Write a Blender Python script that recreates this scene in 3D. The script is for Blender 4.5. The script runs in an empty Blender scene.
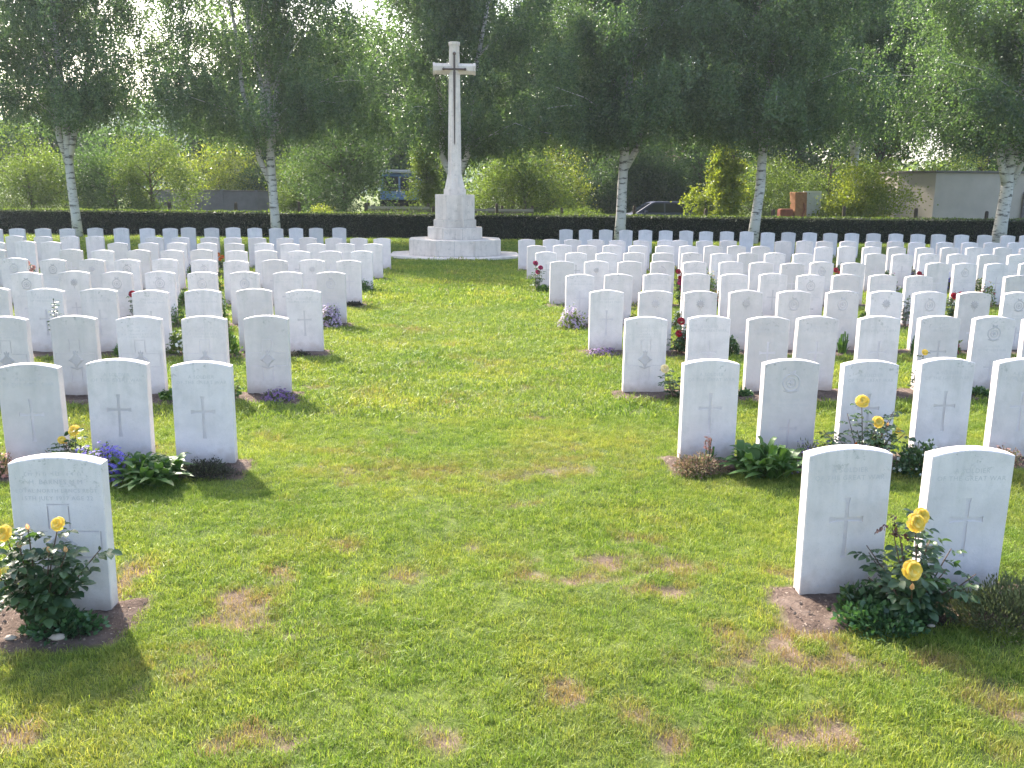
import bpy, bmesh, math, random
import numpy as np
from mathutils import Vector, Matrix
from mathutils.geometry import tessellate_polygon
R = math.radians
scene = bpy.context.scene
col = scene.collection
rs = np.random.RandomState(7)
random.seed(7)

# ------------------------------------------------------------------ helpers
def link(o, parent=None):
    col.objects.link(o)
    if parent is not None: o.parent = parent
    return o
def tag(o, label=None, cat=None, group=None, kind=None):
    if label: o['label'] = label
    if cat: o['category'] = cat
    if group: o['group'] = group
    if kind: o['kind'] = kind
    return o
def empty(name, loc, rz=0.0):
    o = bpy.data.objects.new(name, None); o.empty_display_size = .1
    o.location = loc; o.rotation_euler = (0, 0, rz)
    return link(o)
def quads_mesh(name, Q, smooth=False):
    """Q: (n, k, 3) array, one k-gon per row"""
    n, k = Q.shape[0], Q.shape[1]
    me = bpy.data.meshes.new(name)
    me.vertices.add(n*k); me.vertices.foreach_set('co', np.ascontiguousarray(Q, dtype=np.float32).ravel())
    me.loops.add(n*k); me.loops.foreach_set('vertex_index', np.arange(n*k, dtype=np.int32))
    me.polygons.add(n); me.polygons.foreach_set('loop_start', np.arange(0, n*k, k, dtype=np.int32))
    me.update(calc_edges=True)
    if smooth: me.shade_smooth()
    return me
class MB:
    def __init__(s): s.v = []; s.f = []
    def add(s, vs, fs):
        b = len(s.v); s.v += [tuple(map(float, q)) for q in vs]; s.f += [tuple(b+i for i in f) for f in fs]; return s
    def box(s, x0, x1, y0, y1, z0, z1):
        return s.add([(x0,y0,z0),(x1,y0,z0),(x1,y1,z0),(x0,y1,z0),(x0,y0,z1),(x1,y0,z1),(x1,y1,z1),(x0,y1,z1)],
                     [(0,3,2,1),(4,5,6,7),(0,1,5,4),(1,2,6,5),(2,3,7,6),(3,0,4,7)])
    def tube(s, pts, rad, n=8, cap=True):
        pts = [np.array(q, float) for q in pts]; m = len(pts)
        rad = rad if hasattr(rad, '__len__') else [rad]*m
        vs = []; u = None
        for i in range(m):
            d = pts[min(i+1, m-1)] - pts[max(i-1, 0)]; d /= (np.linalg.norm(d)+1e-9)
            if u is None:
                a = np.array([1., 0, 0]) if abs(d[0]) < .8 else np.array([0, 1., 0])
                u = np.cross(d, a)
            u = u - d*np.dot(u, d); u /= (np.linalg.norm(u)+1e-9); w = np.cross(d, u)
            for k in range(n):
                a = 2*math.pi*k/n
                vs.append(pts[i] + rad[i]*(math.cos(a)*u + math.sin(a)*w))
        fs = [(i*n+k, i*n+(k+1) % n, (i+1)*n+(k+1) % n, (i+1)*n+k) for i in range(m-1) for k in range(n)]
        if cap: fs += [tuple(range(n-1, -1, -1)), tuple((m-1)*n+k for k in range(n))]
        return s.add(vs, fs)
    def prism(s, poly, y0, y1):
        """poly of (x, z), extruded along y"""
        n = len(poly)
        vs = [(x, y0, z) for x, z in poly] + [(x, y1, z) for x, z in poly]
        return s.add(vs, [tuple(range(n)), tuple(range(2*n-1, n-1, -1))] + [(i, n+i, n+(i+1) % n, (i+1) % n) for i in range(n)])
    def lathe(s, prof, c=(0,0,0), n=16):
        vs = [(c[0]+r*math.cos(2*math.pi*k/n), c[1]+r*math.sin(2*math.pi*k/n), c[2]+z) for r, z in prof for k in range(n)]
        m = len(prof)
        fs = [(i*n+k, i*n+(k+1) % n, (i+1)*n+(k+1) % n, (i+1)*n+k) for i in range(m-1) for k in range(n)]
        return s.add(vs, fs + [tuple(range(n-1, -1, -1)), tuple((m-1)*n+k for k in range(n))])
    def mesh(s, name, smooth=False):
        me = bpy.data.meshes.new(name); me.from_pydata(s.v, [], s.f); me.update()
        if smooth: me.shade_smooth()
        return me
    def build(s, name, mt, parent=None, smooth=False, bevel=0, loc=None, fix=True):
        me = s.mesh(name, smooth)
        if fix:
            bm = bmesh.new(); bm.from_mesh(me); bmesh.ops.recalc_face_normals(bm, faces=bm.faces); bm.to_mesh(me); bm.free()
        me.materials.append(mt)
        o = link(bpy.data.objects.new(name, me), parent)
        if loc is not None: o.location = loc
        if bevel:
            b = o.modifiers.new('edge', 'BEVEL'); b.width = bevel; b.segments = 2; b.limit_method = 'ANGLE'; b.angle_limit = R(35)
        return o
def mesh_obj(name, me, mt, parent=None):
    if not me.materials: me.materials.append(mt)
    return link(bpy.data.objects.new(name, me), parent)
def unit(a): return a/(np.linalg.norm(a, axis=-1, keepdims=True)+1e-9)
def leaves(P, A, L, W, r, fold=0.0, droop=0.0):
    """diamond leaves at P along A; six points each so that they curve a little"""
    n = len(P); A = unit(A); N = r.normal(size=(n, 3)); S = unit(np.cross(A, N)); U = np.cross(S, A)
    L = (L*r.uniform(.7, 1.25, n))[:, None]; W = (W*r.uniform(.75, 1.2, n))[:, None]
    return np.stack([P, P+A*L*.45+S*W*.5+U*W*fold, P+A*L-U*L*droop, P+A*L*.45-S*W*.5+U*W*fold], 1)
def vnoise(x, y, seed=0):
    xi = np.floor(x).astype(int); yi = np.floor(y).astype(int); fx = x-xi; fy = y-yi
    fx = fx*fx*(3-2*fx); fy = fy*fy*(3-2*fy)
    def h(a, b):
        q = (a*374761393 + b*668265263 + seed*982451653) & 0x7fffffff
        q = ((q ^ (q >> 13))*1274126177) & 0x7fffffff
        return ((q ^ (q >> 16)) & 0xffff)/65535.0
    return (h(xi,yi)*(1-fx)+h(xi+1,yi)*fx)*(1-fy)+(h(xi,yi+1)*(1-fx)+h(xi+1,yi+1)*fx)*fy
def fbm(x, y, seed=0, o=4):
    s = 0; a = .5; t = 0
    for i in range(o):
        s = s+a*vnoise(x*2**i, y*2**i, seed+i); t += a; a *= .55
    return s/t

# ------------------------------------------------------------------ materials
class NT:
    def __init__(s, name):
        s.m = bpy.data.materials.new(name); s.m.use_nodes = True; s.t = s.m.node_tree; s.t.nodes.clear()
        s.out = s.n('ShaderNodeOutputMaterial')
    def n(s, typ, **k):
        nd = s.t.nodes.new(typ)
        for a, v in k.items(): setattr(nd, a, v)
        return nd
    def l(s, a, b): s.t.links.new(a, b)
    def noise(s, vec, scale, detail=4, rough=.55):
        t = s.n('ShaderNodeTexNoise'); t.inputs['Scale'].default_value = scale; t.inputs['Detail'].default_value = detail
        t.inputs['Roughness'].default_value = rough
        if vec is not None: s.l(vec, t.inputs['Vector'])
        return t.outputs['Fac']
    def ramp(s, fac, stops):
        r = s.n('ShaderNodeValToRGB'); e = r.color_ramp.elements
        while len(e) < len(stops): e.new(.5)
        for i, (p, c) in enumerate(stops):
            e[i].position = p; e[i].color = (c if len(c) == 4 else (*c, 1)) if hasattr(c, '__len__') else (c, c, c, 1)
        s.l(fac, r.inputs['Fac']); return r.outputs['Color']
    def mix(s, fac, a, b, mode='MIX'):
        m = s.n('ShaderNodeMix', data_type='RGBA', blend_type=mode)
        for sock, v in ((m.inputs[0], fac), (m.inputs[6], a), (m.inputs[7], b)):
            if hasattr(v, 'links'): s.l(v, sock)
            else: sock.default_value = v if not hasattr(v, '__len__') else ((*v, 1) if len(v) == 3 else v)
        return m.outputs[2]
    def math(s, op, a, b=0.0):
        m = s.n('ShaderNodeMath', operation=op)
        for sock, v in ((m.inputs[0], a), (m.inputs[1], b)):
            if hasattr(v, 'links'): s.l(v, sock)
            else: sock.default_value = v
        return m.outputs[0]
    def bsdf(s, color, rough=.8, spec=.3, metal=0.0, bump=None, dist=.01, strength=.5):
        p = s.n('ShaderNodeBsdfPrincipled')
        for k, v in (('Base Color', color), ('Roughness', rough), ('Metallic', metal), ('Specular IOR Level', spec)):
            if hasattr(v, 'links'): s.l(v, p.inputs[k])
            else: p.inputs[k].default_value = (*v, 1) if hasattr(v, '__len__') else v
        if bump is not None:
            b = s.n('ShaderNodeBump'); b.inputs['Distance'].default_value = dist; b.inputs['Strength'].default_value = strength
            s.l(bump, b.inputs['Height']); s.l(b.outputs['Normal'], p.inputs['Normal'])
        s.l(p.outputs[0], s.out.inputs['Surface']); s.p = p; return s.m
def obj_co(t): return t.n('ShaderNodeTexCoord').outputs['Object']
def pos_co(t): return t.n('ShaderNodeNewGeometry').outputs['Position']

def leaf_mat(name, c0, c1, c2, trans=.35, rough=.5, spec=.35, tcol=None, world_scale=.8):
    t = NT(name); g = t.n('ShaderNodeNewGeometry')
    base = t.ramp(g.outputs['Random Per Island'], [(0, c0), (.5, c1), (1, c2)])
    nz = t.noise(g.outputs['Position'], world_scale, 3)
    base = t.mix(1.0, base, t.ramp(nz, [(.3, (.72,.76,.74)), (.7, (1.25,1.2,1.1))]), 'MULTIPLY')
    p = t.n('ShaderNodeBsdfPrincipled'); p.inputs['Roughness'].default_value = rough; p.inputs['Specular IOR Level'].default_value = spec
    t.l(base, p.inputs['Base Color'])
    tr = t.n('ShaderNodeBsdfTranslucent')
    t.l(t.mix(1.0, base, (tcol or (1.9, 2.0, .8)), 'MULTIPLY'), tr.inputs['Color'])
    mx = t.n('ShaderNodeMixShader'); mx.inputs[0].default_value = trans
    t.l(p.outputs[0], mx.inputs[1]); t.l(tr.outputs[0], mx.inputs[2]); t.l(mx.outputs[0], t.out.inputs['Surface'])
    return t.m

def stone_mat(name, base, dirt=1.0, headstone=True):
    t = NT(name); co = obj_co(t); oi = t.n('ShaderNodeObjectInfo')
    add = t.n('ShaderNodeVectorMath', operation='ADD'); t.l(co, add.inputs[0])
    cmb = t.n('ShaderNodeCombineXYZ'); t.l(t.math('MULTIPLY', oi.outputs['Random'], 37.0), cmb.inputs[0]); t.l(t.math('MULTIPLY', oi.outputs['Random'], 91.0), cmb.inputs[2])
    t.l(cmb.outputs[0], add.inputs[1]); v = add.outputs[0]
    b2 = tuple(x*.87 for x in base)
    c = t.mix(t.ramp(t.noise(v, 5, 6, .65), [(.3, 0.0), (.7, 1.0)]), b2, tuple(min(.9, x*1.06) for x in base))
    c = t.mix(1.0, c, t.ramp(oi.outputs['Random'], [(0, (.83,.825,.80)), (.35, (.95,.94,.92)), (.7, (1.0,.99,.975)), (1, (1.0,1.0,1.0))]), 'MULTIPLY')
    sp = t.ramp(t.noise(v, 160, 2, .5), [(.30, 0.0), (.36, 1.0)])                     # pores
    c = t.mix(t.math('MULTIPLY', t.math('SUBTRACT', 1.0, sp), .35), c, (.42,.40,.37))
    if headstone:
        sx = t.n('ShaderNodeSeparateXYZ'); t.l(co, sx.inputs[0]); z = sx.outputs[2]
        # grey lichen flecks, most of them near the top
        top = t.ramp(z, [(.50, 0.0), (.70, 1.0)])
        lich = t.ramp(t.noise(v, 34, 6, .72), [(.565, 0.0), (.64, 1.0)])
        patch = t.ramp(t.noise(v, 7, 3), [(.42, 0.0), (.56, 1.0)])
        c = t.mix(t.math('MULTIPLY', t.math('MULTIPLY', t.math('MULTIPLY', lich, top), patch), .75*dirt), c, (.23,.23,.20))
        st = t.n('ShaderNodeMapping'); st.inputs['Scale'].default_value = (14, 14, 1.3); t.l(v, st.inputs[0])
        strk = t.ramp(t.noise(st.outputs[0], 1.0, 4, .6), [(.5, 0.0), (.75, 1.0)])
        c = t.mix(t.math('MULTIPLY', t.math('MULTIPLY', strk, t.ramp(z, [(.3, .25), (.7, 1.0)])), .42*dirt), c, (.40,.40,.37))
        mott = t.ramp(t.noise(v, 11, 6, .7), [(.52, 0.0), (.72, 1.0)]); c = t.mix(t.math('MULTIPLY', mott, .30*dirt), c, (.47,.44,.42))
        # soil splashed on the foot
        ft = t.ramp(t.math('ADD', z, t.math('MULTIPLY', t.math('SUBTRACT', t.noise(v, 16, 4), .5), .16)), [(.0, 1.0), (.13, 0.0)])
        c = t.mix(t.math('MULTIPLY', ft, .65), c, (.38,.28,.21))
    else:
        st = t.n('ShaderNodeMapping'); st.inputs['Scale'].default_value = (5, 5, .7); t.l(co, st.inputs[0])
        strk = t.ramp(t.noise(st.outputs[0], 1.0, 5, .65), [(.48, 0.0), (.72, 1.0)])
        c = t.mix(t.math('MULTIPLY', strk, .50), c, (.34,.27,.22))
        lich = t.ramp(t.noise(co, 9, 6, .7), [(.57, 0.0), (.66, 1.0)])
        c = t.mix(t.math('MULTIPLY', lich, .45), c, (.32,.27,.23))
    bump = t.math('ADD', t.noise(v, 60, 4, .6), t.math('MULTIPLY', sp, .4))
    return t.bsdf(c, .82, .25, bump=bump, dist=.002, strength=.6)

M = {}
M['stone'] = stone_mat('portland_stone', (.735,.67,.668))
M['carved'] = stone_mat('carved_stone', (.68,.62,.64), .3)
M['badge'] = stone_mat('badge_stone', (.57,.525,.54), .3)
M['text'] = NT('weathered_lettering').bsdf((.56,.525,.53), .9, .1)
M['cross_stone'] = stone_mat('monument_stone', (.70,.615,.545), 1, False)
def simple(name, c, rough=.6, spec=.3, metal=0.0, nscale=6.0, amt=.25, bump=None, dist=.01):
    t = NT(name); n = t.noise(obj_co(t), nscale, 5, .6)
    lo = tuple(x*(1-amt) for x in c); hi = tuple(min(1, x*(1+amt)) for x in c)
    return t.bsdf(t.mix(n, lo, hi), rough, spec, metal, bump=t.noise(obj_co(t), bump, 4) if bump else None, dist=dist)
M['bronze'] = simple('dark_bronze', (.10,.075,.065), .5, .4, .6)
M['mortar'] = simple('stone_joint', (.36,.32,.28), .9, .1)
# birch bark
t = NT('birch_bark'); co = obj_co(t); mp = t.n('ShaderNodeMapping'); mp.inputs['Scale'].default_value = (2.2, 2.2, 9); t.l(co, mp.inputs[0])
fl = t.ramp(t.noise(mp.outputs[0], 1.6, 5, .65), [(.53, 0.0), (.60, 1.0)])
c = t.mix(t.noise(co, 3, 4), (.40,.37,.35), (.68,.65,.62))
c = t.mix(t.math('MULTIPLY', fl, .85), c, (.06,.055,.05))
M['bark'] = t.bsdf(c, .75, .2, bump=t.noise(mp.outputs[0], 6, 4), dist=.01)
M['darkbark'] = simple('brown_bark', (.09,.07,.055), .9, .1, nscale=9, amt=.5)
M['birch_leaf'] = leaf_mat('birch_leaf', (.062,.098,.058), (.092,.140,.080), (.135,.19,.10), .45, .42, .45, (1.6,1.9,.75), .5)
M['dark_leaf'] = leaf_mat('dark_leaf', (.044,.076,.040), (.070,.114,.054), (.10,.155,.066), .40, .55, .25, (1.6,1.8,.75), .35)
M['mid_leaf'] = leaf_mat('mid_leaf', (.062,.098,.030), (.096,.145,.042), (.14,.195,.06), .42, .55, .25, (1.8,1.8,.7), .5)
M['lime_leaf'] = leaf_mat('lime_leaf', (.11,.155,.030), (.17,.225,.044), (.25,.29,.065), .45, .45, .4, (1.8,1.7,.6), 1.2)
M['yew'] = leaf_mat('yew_leaf', (.026,.034,.026), (.036,.050,.034), (.06,.085,.04), .15, .5, .3, None, 3)
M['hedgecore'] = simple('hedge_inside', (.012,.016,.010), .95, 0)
M['rose_leaf'] = leaf_mat('rose_leaf', (.036,.070,.034), (.056,.10,.046), (.088,.14,.06), .22, .40, .5, (1.6,1.9,.7), 9)
M['rose_leaf_light'] = leaf_mat('light_rose_leaf', (.06,.12,.03), (.09,.17,.04), (.13,.22,.06), .3, .45, .4, None, 9)
M['red_leaf'] = leaf_mat('young_red_leaf', (.07,.028,.026), (.10,.042,.035), (.12,.07,.045), .25, .4, .5, (1.5,1.0,.8), 9)
M['cover_leaf'] = leaf_mat('ground_cover_leaf', (.034,.078,.034), (.056,.118,.05), (.09,.165,.07), .18, .35, .5, (1.5,1.8,.7), 12)
M['leafy'] = leaf_mat('strap_leaf', (.045,.10,.03), (.075,.145,.04), (.11,.19,.06), .28, .5, .3, None, 9)
M['grey_leaf'] = leaf_mat('grey_green_leaf', (.085,.10,.05), (.13,.145,.075), (.18,.19,.10), .2, .7, .2, (1.4,1.5,.8), 9)
M['dark_mound'] = leaf_mat('dark_mound_leaf', (.035,.032,.028), (.055,.05,.04), (.08,.085,.05), .15, .6, .3, (1.4,1.4,.9), 14)
M['pale_mound'] = leaf_mat('heather_leaf', (.20,.13,.11), (.29,.20,.155), (.15,.19,.09), .2, .7, .2, (1.3,1.2,.9), 14)
M['stem'] = simple('green_stem', (.075,.095,.035), .6, .3, nscale=30)
M['cane'] = simple('brown_cane', (.13,.085,.06), .7, .2, nscale=30)
def petal(name, c0, c1, c2, trans=.3):
    return leaf_mat(name, c0, c1, c2, trans, .6, .2, (1.15,1.1,1.0), 20)
M['yellow'] = petal('yellow_petal', (.82,.54,.06), (.86,.64,.12), (.88,.72,.24))
M['cream'] = petal('cream_petal', (.80,.62,.30), (.85,.72,.42), (.85,.78,.55))
M['peach'] = petal('peach_petal', (.70,.36,.16), (.76,.45,.22), (.8,.52,.30))
M['red'] = petal('red_petal', (.22,.012,.025), (.32,.018,.035), (.42,.03,.05))
M['crimson'] = petal('crimson_petal', (.20,.012,.05), (.30,.03,.09), (.42,.07,.15))
M['orange'] = petal('orange_petal', (.5,.10,.02), (.6,.16,.03), (.65,.22,.05))
M['blue'] = petal('blue_petal', (.11,.08,.42), (.17,.13,.55), (.26,.22,.68))
M['lavender'] = petal('lavender_petal', (.12,.09,.26), (.17,.13,.34), (.26,.21,.42))
M['mauve'] = petal('mauve_petal', (.30,.20,.36), (.46,.36,.52), (.62,.54,.66))
M['pinkpale'] = petal('pale_pink_petal', (.55,.36,.42), (.66,.52,.55), (.74,.66,.66))
M['purple'] = petal('purple_petal', (.13,.07,.20), (.20,.12,.28), (.30,.20,.38))
M['pinkred'] = petal('coral_petal', (.5,.20,.18), (.6,.3,.26), (.66,.42,.36))
M['whitep'] = petal('white_petal', (.66,.66,.60), (.74,.74,.70), (.78,.78,.74))
# soil
t = NT('soil'); co = pos_co(t)
c = t.ramp(t.noise(co, 7, 8, .7), [(.3, (.060,.042,.033)), (.5, (.115,.082,.066)), (.72, (.20,.152,.125))])
c = t.mix(t.ramp(t.noise(co, 70, 3), [(.62, 0.0), (.7, 1.0)]), c, (.36,.29,.23))
M['soil'] = t.bsdf(c, .95, .1, bump=t.noise(co, 45, 6, .7), dist=.02, strength=.9)
M['clod'] = simple('soil_clod', (.20,.15,.12), .95, .1, nscale=40, amt=.5)
M['pebble'] = simple('pebble', (.42,.34,.27), .8, .2, nscale=30)
# lawn earth under the blades
t = NT('lawn_ground'); co = pos_co(t); at = t.n('ShaderNodeAttribute', attribute_name='bare')
grass = t.ramp(t.noise(co, 1.3, 6, .65), [(.3, (.070,.10,.028)), (.5, (.115,.15,.036)), (.7, (.17,.19,.055))])
grass = t.mix(t.ramp(t.noise(co, 55, 4, .7), [(.35, 0.0), (.65, 1.0)]), t.mix(1.0, grass, (.5,.55,.45), 'MULTIPLY'), grass)
earth = t.ramp(t.noise(co, 9, 8, .7), [(.3, (.085,.060,.042)), (.5, (.15,.108,.078)), (.7, (.24,.18,.135))])
c = t.mix(at.outputs['Fac'], grass, earth)
M['lawn'] = t.bsdf(c, .95, .1, bump=t.noise(co, 50, 6, .7), dist=.015, strength=.8)
t = NT('grass_blade'); g = t.n('ShaderNodeNewGeometry'); oi = t.n('ShaderNodeObjectInfo')
c = t.ramp(g.outputs['Random Per Island'], [(0, (.085,.140,.026)), (.45, (.155,.225,.040)), (.82, (.225,.295,.058)), (.95, (.29,.32,.09)), (1, (.30,.25,.13))])
pn = t.noise(g.outputs['Position'], .9, 5, .6); pf = t.noise(g.outputs['Position'], 11, 4, .65)
c = t.mix(1.0, c, t.ramp(pn, [(.3, (.72,.85,.75)), (.5, (1,1,1)), (.72, (1.5,1.22,1.15))]), 'MULTIPLY')
c = t.mix(1.0, c, t.ramp(pf, [(.32, (.66,.74,.70)), (.68, (1.28,1.2,1.15))]), 'MULTIPLY')
ta = t.n('ShaderNodeAttribute', attribute_name='dry', attribute_type='INSTANCER')
c = t.mix(ta.outputs['Fac'], c, (.27,.18,.10))
p = t.n('ShaderNodeBsdfPrincipled'); p.inputs['Roughness'].default_value = .5; p.inputs['Specular IOR Level'].default_value = .3; t.l(c, p.inputs['Base Color'])
tr = t.n('ShaderNodeBsdfTranslucent'); t.l(t.mix(1.0, c, (1.5,1.5,.8), 'MULTIPLY'), tr.inputs['Color'])
mx = t.n('ShaderNodeMixShader'); mx.inputs[0].default_value = .38; t.l(p.outputs[0], mx.inputs[1]); t.l(tr.outputs[0], mx.inputs[2]); t.l(mx.outputs[0], t.out.inputs['Surface'])
M['blade'] = t.m
M['asphalt'] = simple('asphalt', (.055,.055,.057), .9, .2, nscale=60, amt=.3, bump=120, dist=.004)
M['concrete'] = simple('grey_concrete', (.20,.19,.20), .9, .1, nscale=2.5, amt=.35, bump=30)
M['render'] = simple('rendered_wall', (.46,.40,.35), .9, .1, nscale=1.2, amt=.22, bump=40, dist=.006)
M['tile'] = simple('roof_tile', (.26,.15,.12), .9, .1, nscale=5)
M['coping'] = simple('dark_coping', (.16,.145,.13), .9, .1)
M['post'] = simple('weathered_post', (.075,.06,.05), .9, .1, nscale=12)
M['board'] = simple('old_boards', (.15,.13,.125), .9, .1, nscale=8, amt=.5)
M['boardcap'] = simple('pale_boards', (.32,.30,.29), .9, .1, nscale=8)
M['carpaint'] = simple('dark_blue_paint', (.022,.032,.075), .4, .4, .1, nscale=2, amt=.1)
M['carlow'] = simple('grey_lower_paint', (.035,.048,.085), .5, .35, .0, nscale=2, amt=.1)
M['glass'] = simple('dark_glass', (.012,.016,.028), .08, .6, nscale=2, amt=.1)
M['rubber'] = simple('rubber', (.02,.02,.02), .9, .1)
M['chrome'] = simple('bright_metal', (.5,.5,.5), .3, .5, .8)
M['lorryblue'] = simple('lorry_blue_paint', (.10,.19,.36), .45, .4, 0, nscale=3)
M['lorrypale'] = simple('lorry_pale_roof', (.55,.53,.50), .6, .3, 0, nscale=3)
M['rust'] = simple('rusty_orange', (.31,.15,.075), .85, .2, 0, nscale=9, amt=.5, bump=20)
M['rustred'] = simple('red_oxide', (.24,.085,.06), .85, .2, 0, nscale=9, amt=.4)
M['panel'] = simple('pale_panel', (.58,.60,.60), .7, .2, 0, nscale=7, amt=.2)
M['white'] = simple('white_paint', (.72,.70,.68), .6, .3)
M['hill'] = simple('far_wood', (.075,.11,.07), .95, 0, nscale=.08, amt=.4)
M['asph_line'] = simple('road_paint', (.7,.7,.68), .8, .2)

# ------------------------------------------------------------------ camera, sky, sun
CAMF, CAMH = 892.72, 1.8122
pi_, ya_, ro_ = 0.21508, 0.06707, 0.009978
fw = Vector((math.sin(ya_)*math.cos(pi_), math.cos(ya_)*math.cos(pi_), -math.sin(pi_)))
r0 = Vector((math.cos(ya_), -math.sin(ya_), 0)); u0 = r0.cross(fw)
rr = r0*math.cos(ro_)+u0*math.sin(ro_); uu = -r0*math.sin(ro_)+u0*math.cos(ro_)
cd = bpy.data.cameras.new('camera'); cam = link(bpy.data.objects.new('camera', cd))
cd.sensor_width = 36; cd.lens = CAMF/1024*36; cd.clip_start = .05; cd.clip_end = 3000
mw = Matrix((rr, uu, -fw)).transposed().to_4x4(); mw.translation = Vector((0, 0, CAMH)); cam.matrix_world = mw
scene.camera = cam
SUN_EL, SUN_AZ = 39.0, -28.0      # azimuth from the lane's direction, towards the right
w = bpy.data.worlds.new('World'); scene.world = w; w.use_nodes = True
nt = w.node_tree; bg = nt.nodes['Background']; sky = nt.nodes.new('ShaderNodeTexSky'); sky.sky_type = 'NISHITA'
sky.sun_disc = False; sky.sun_elevation = R(SUN_EL); sky.sun_rotation = R(SUN_AZ); sky.dust_density = 3.5; sky.air_density = 1.0; sky.ozone_density = 1.0
nt.links.new(sky.outputs[0], bg.inputs[0]); bg.inputs[1].default_value = .15
sd = bpy.data.lights.new('sun', 'SUN'); sd.energy = 3.6; sd.angle = R(1.0); sd.color = (1.0, .93, .82)
so = link(bpy.data.objects.new('sun', sd))
sv = Vector((math.sin(R(SUN_AZ))*math.cos(R(SUN_EL)), math.cos(R(SUN_AZ))*math.cos(R(SUN_EL)), math.sin(R(SUN_EL))))
so.rotation_euler = sv.to_track_quat('Z', 'Y').to_euler(); so.location = sv*60
scene.view_settings.view_transform = 'Standard'; scene.view_settings.look = 'None'
scene.view_settings.exposure = 1.98; scene.view_settings.gamma = 1
scene.cycles.max_bounces = 6; scene.cycles.diffuse_bounces = 3; scene.cycles.transmission_bounces = 4; scene.cycles.sample_clamp_indirect = 6
LEFT={1: [(-1.672, 3.72)], 2: [(-1.636, 5.82), (-2.173, 5.82), (-2.717, 5.82)], 3: [(-1.637, 7.91), (-2.175, 7.91), (-2.725, 7.91), (-3.279, 7.91), (-3.857, 7.91)], 4: [(-1.641, 10.01), (-2.183, 10.01), (-2.747, 10.01), (-3.307, 10.01), (-3.859, 10.01), (-4.423, 10.01), (-4.994, 10.01)], 5: [(-1.627, 12.11), (-2.196, 12.11), (-2.76, 12.11), (-3.311, 12.11), (-3.861, 12.11), (-4.41, 12.11), (-4.955, 12.11), (-5.567, 12.11)], 6: [(-1.628, 14.21), (-2.19, 14.21), (-2.776, 14.21), (-3.367, 14.21), (-3.849, 14.21), (-4.44, 14.21), (-5.007, 14.21), (-5.545, 14.21), (-6.114, 14.21), (-6.691, 14.21)], 7: [(-1.633, 16.31), (-2.187, 16.31), (-2.749, 16.31), (-3.324, 16.31), (-3.844, 16.31), (-4.451, 16.31), (-4.958, 16.31), (-5.54, 16.31), (-6.157, 16.31), (-6.703, 16.31), (-8.006, 16.31)], 8: [(-1.612, 18.41), (-2.174, 18.41), (-2.753, 18.41), (-3.272, 18.41), (-3.789, 18.41), (-4.382, 18.41), (-4.911, 18.41), (-5.494, 18.41), (-6.049, 18.41), (-6.641, 18.41), (-7.934, 18.41), (-8.422, 18.41), (-9.021, 18.41)], 9: [(-1.592, 20.51), (-2.115, 20.51), (-2.662, 20.51), (-3.239, 20.51), (-3.754, 20.51), (-4.364, 20.51), (-4.897, 20.51), (-5.4, 20.51), (-6.036, 20.51), (-6.593, 20.51), (-7.883, 20.51), (-8.429, 20.51), (-8.995, 20.51), (-9.603, 20.51)], 10: [(-3.192, 25.73), (-3.812, 25.6), (-4.345, 25.49), (-4.872, 25.39), (-5.425, 25.27), (-5.986, 25.16), (-6.533, 25.05), (-7.123, 24.93), (-7.575, 24.84), (-8.135, 24.72), (-8.765, 24.6), (-9.387, 24.47), (-10.049, 24.34), (-10.607, 24.22), (-11.201, 24.1), (-11.721, 24.0)]}
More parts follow.
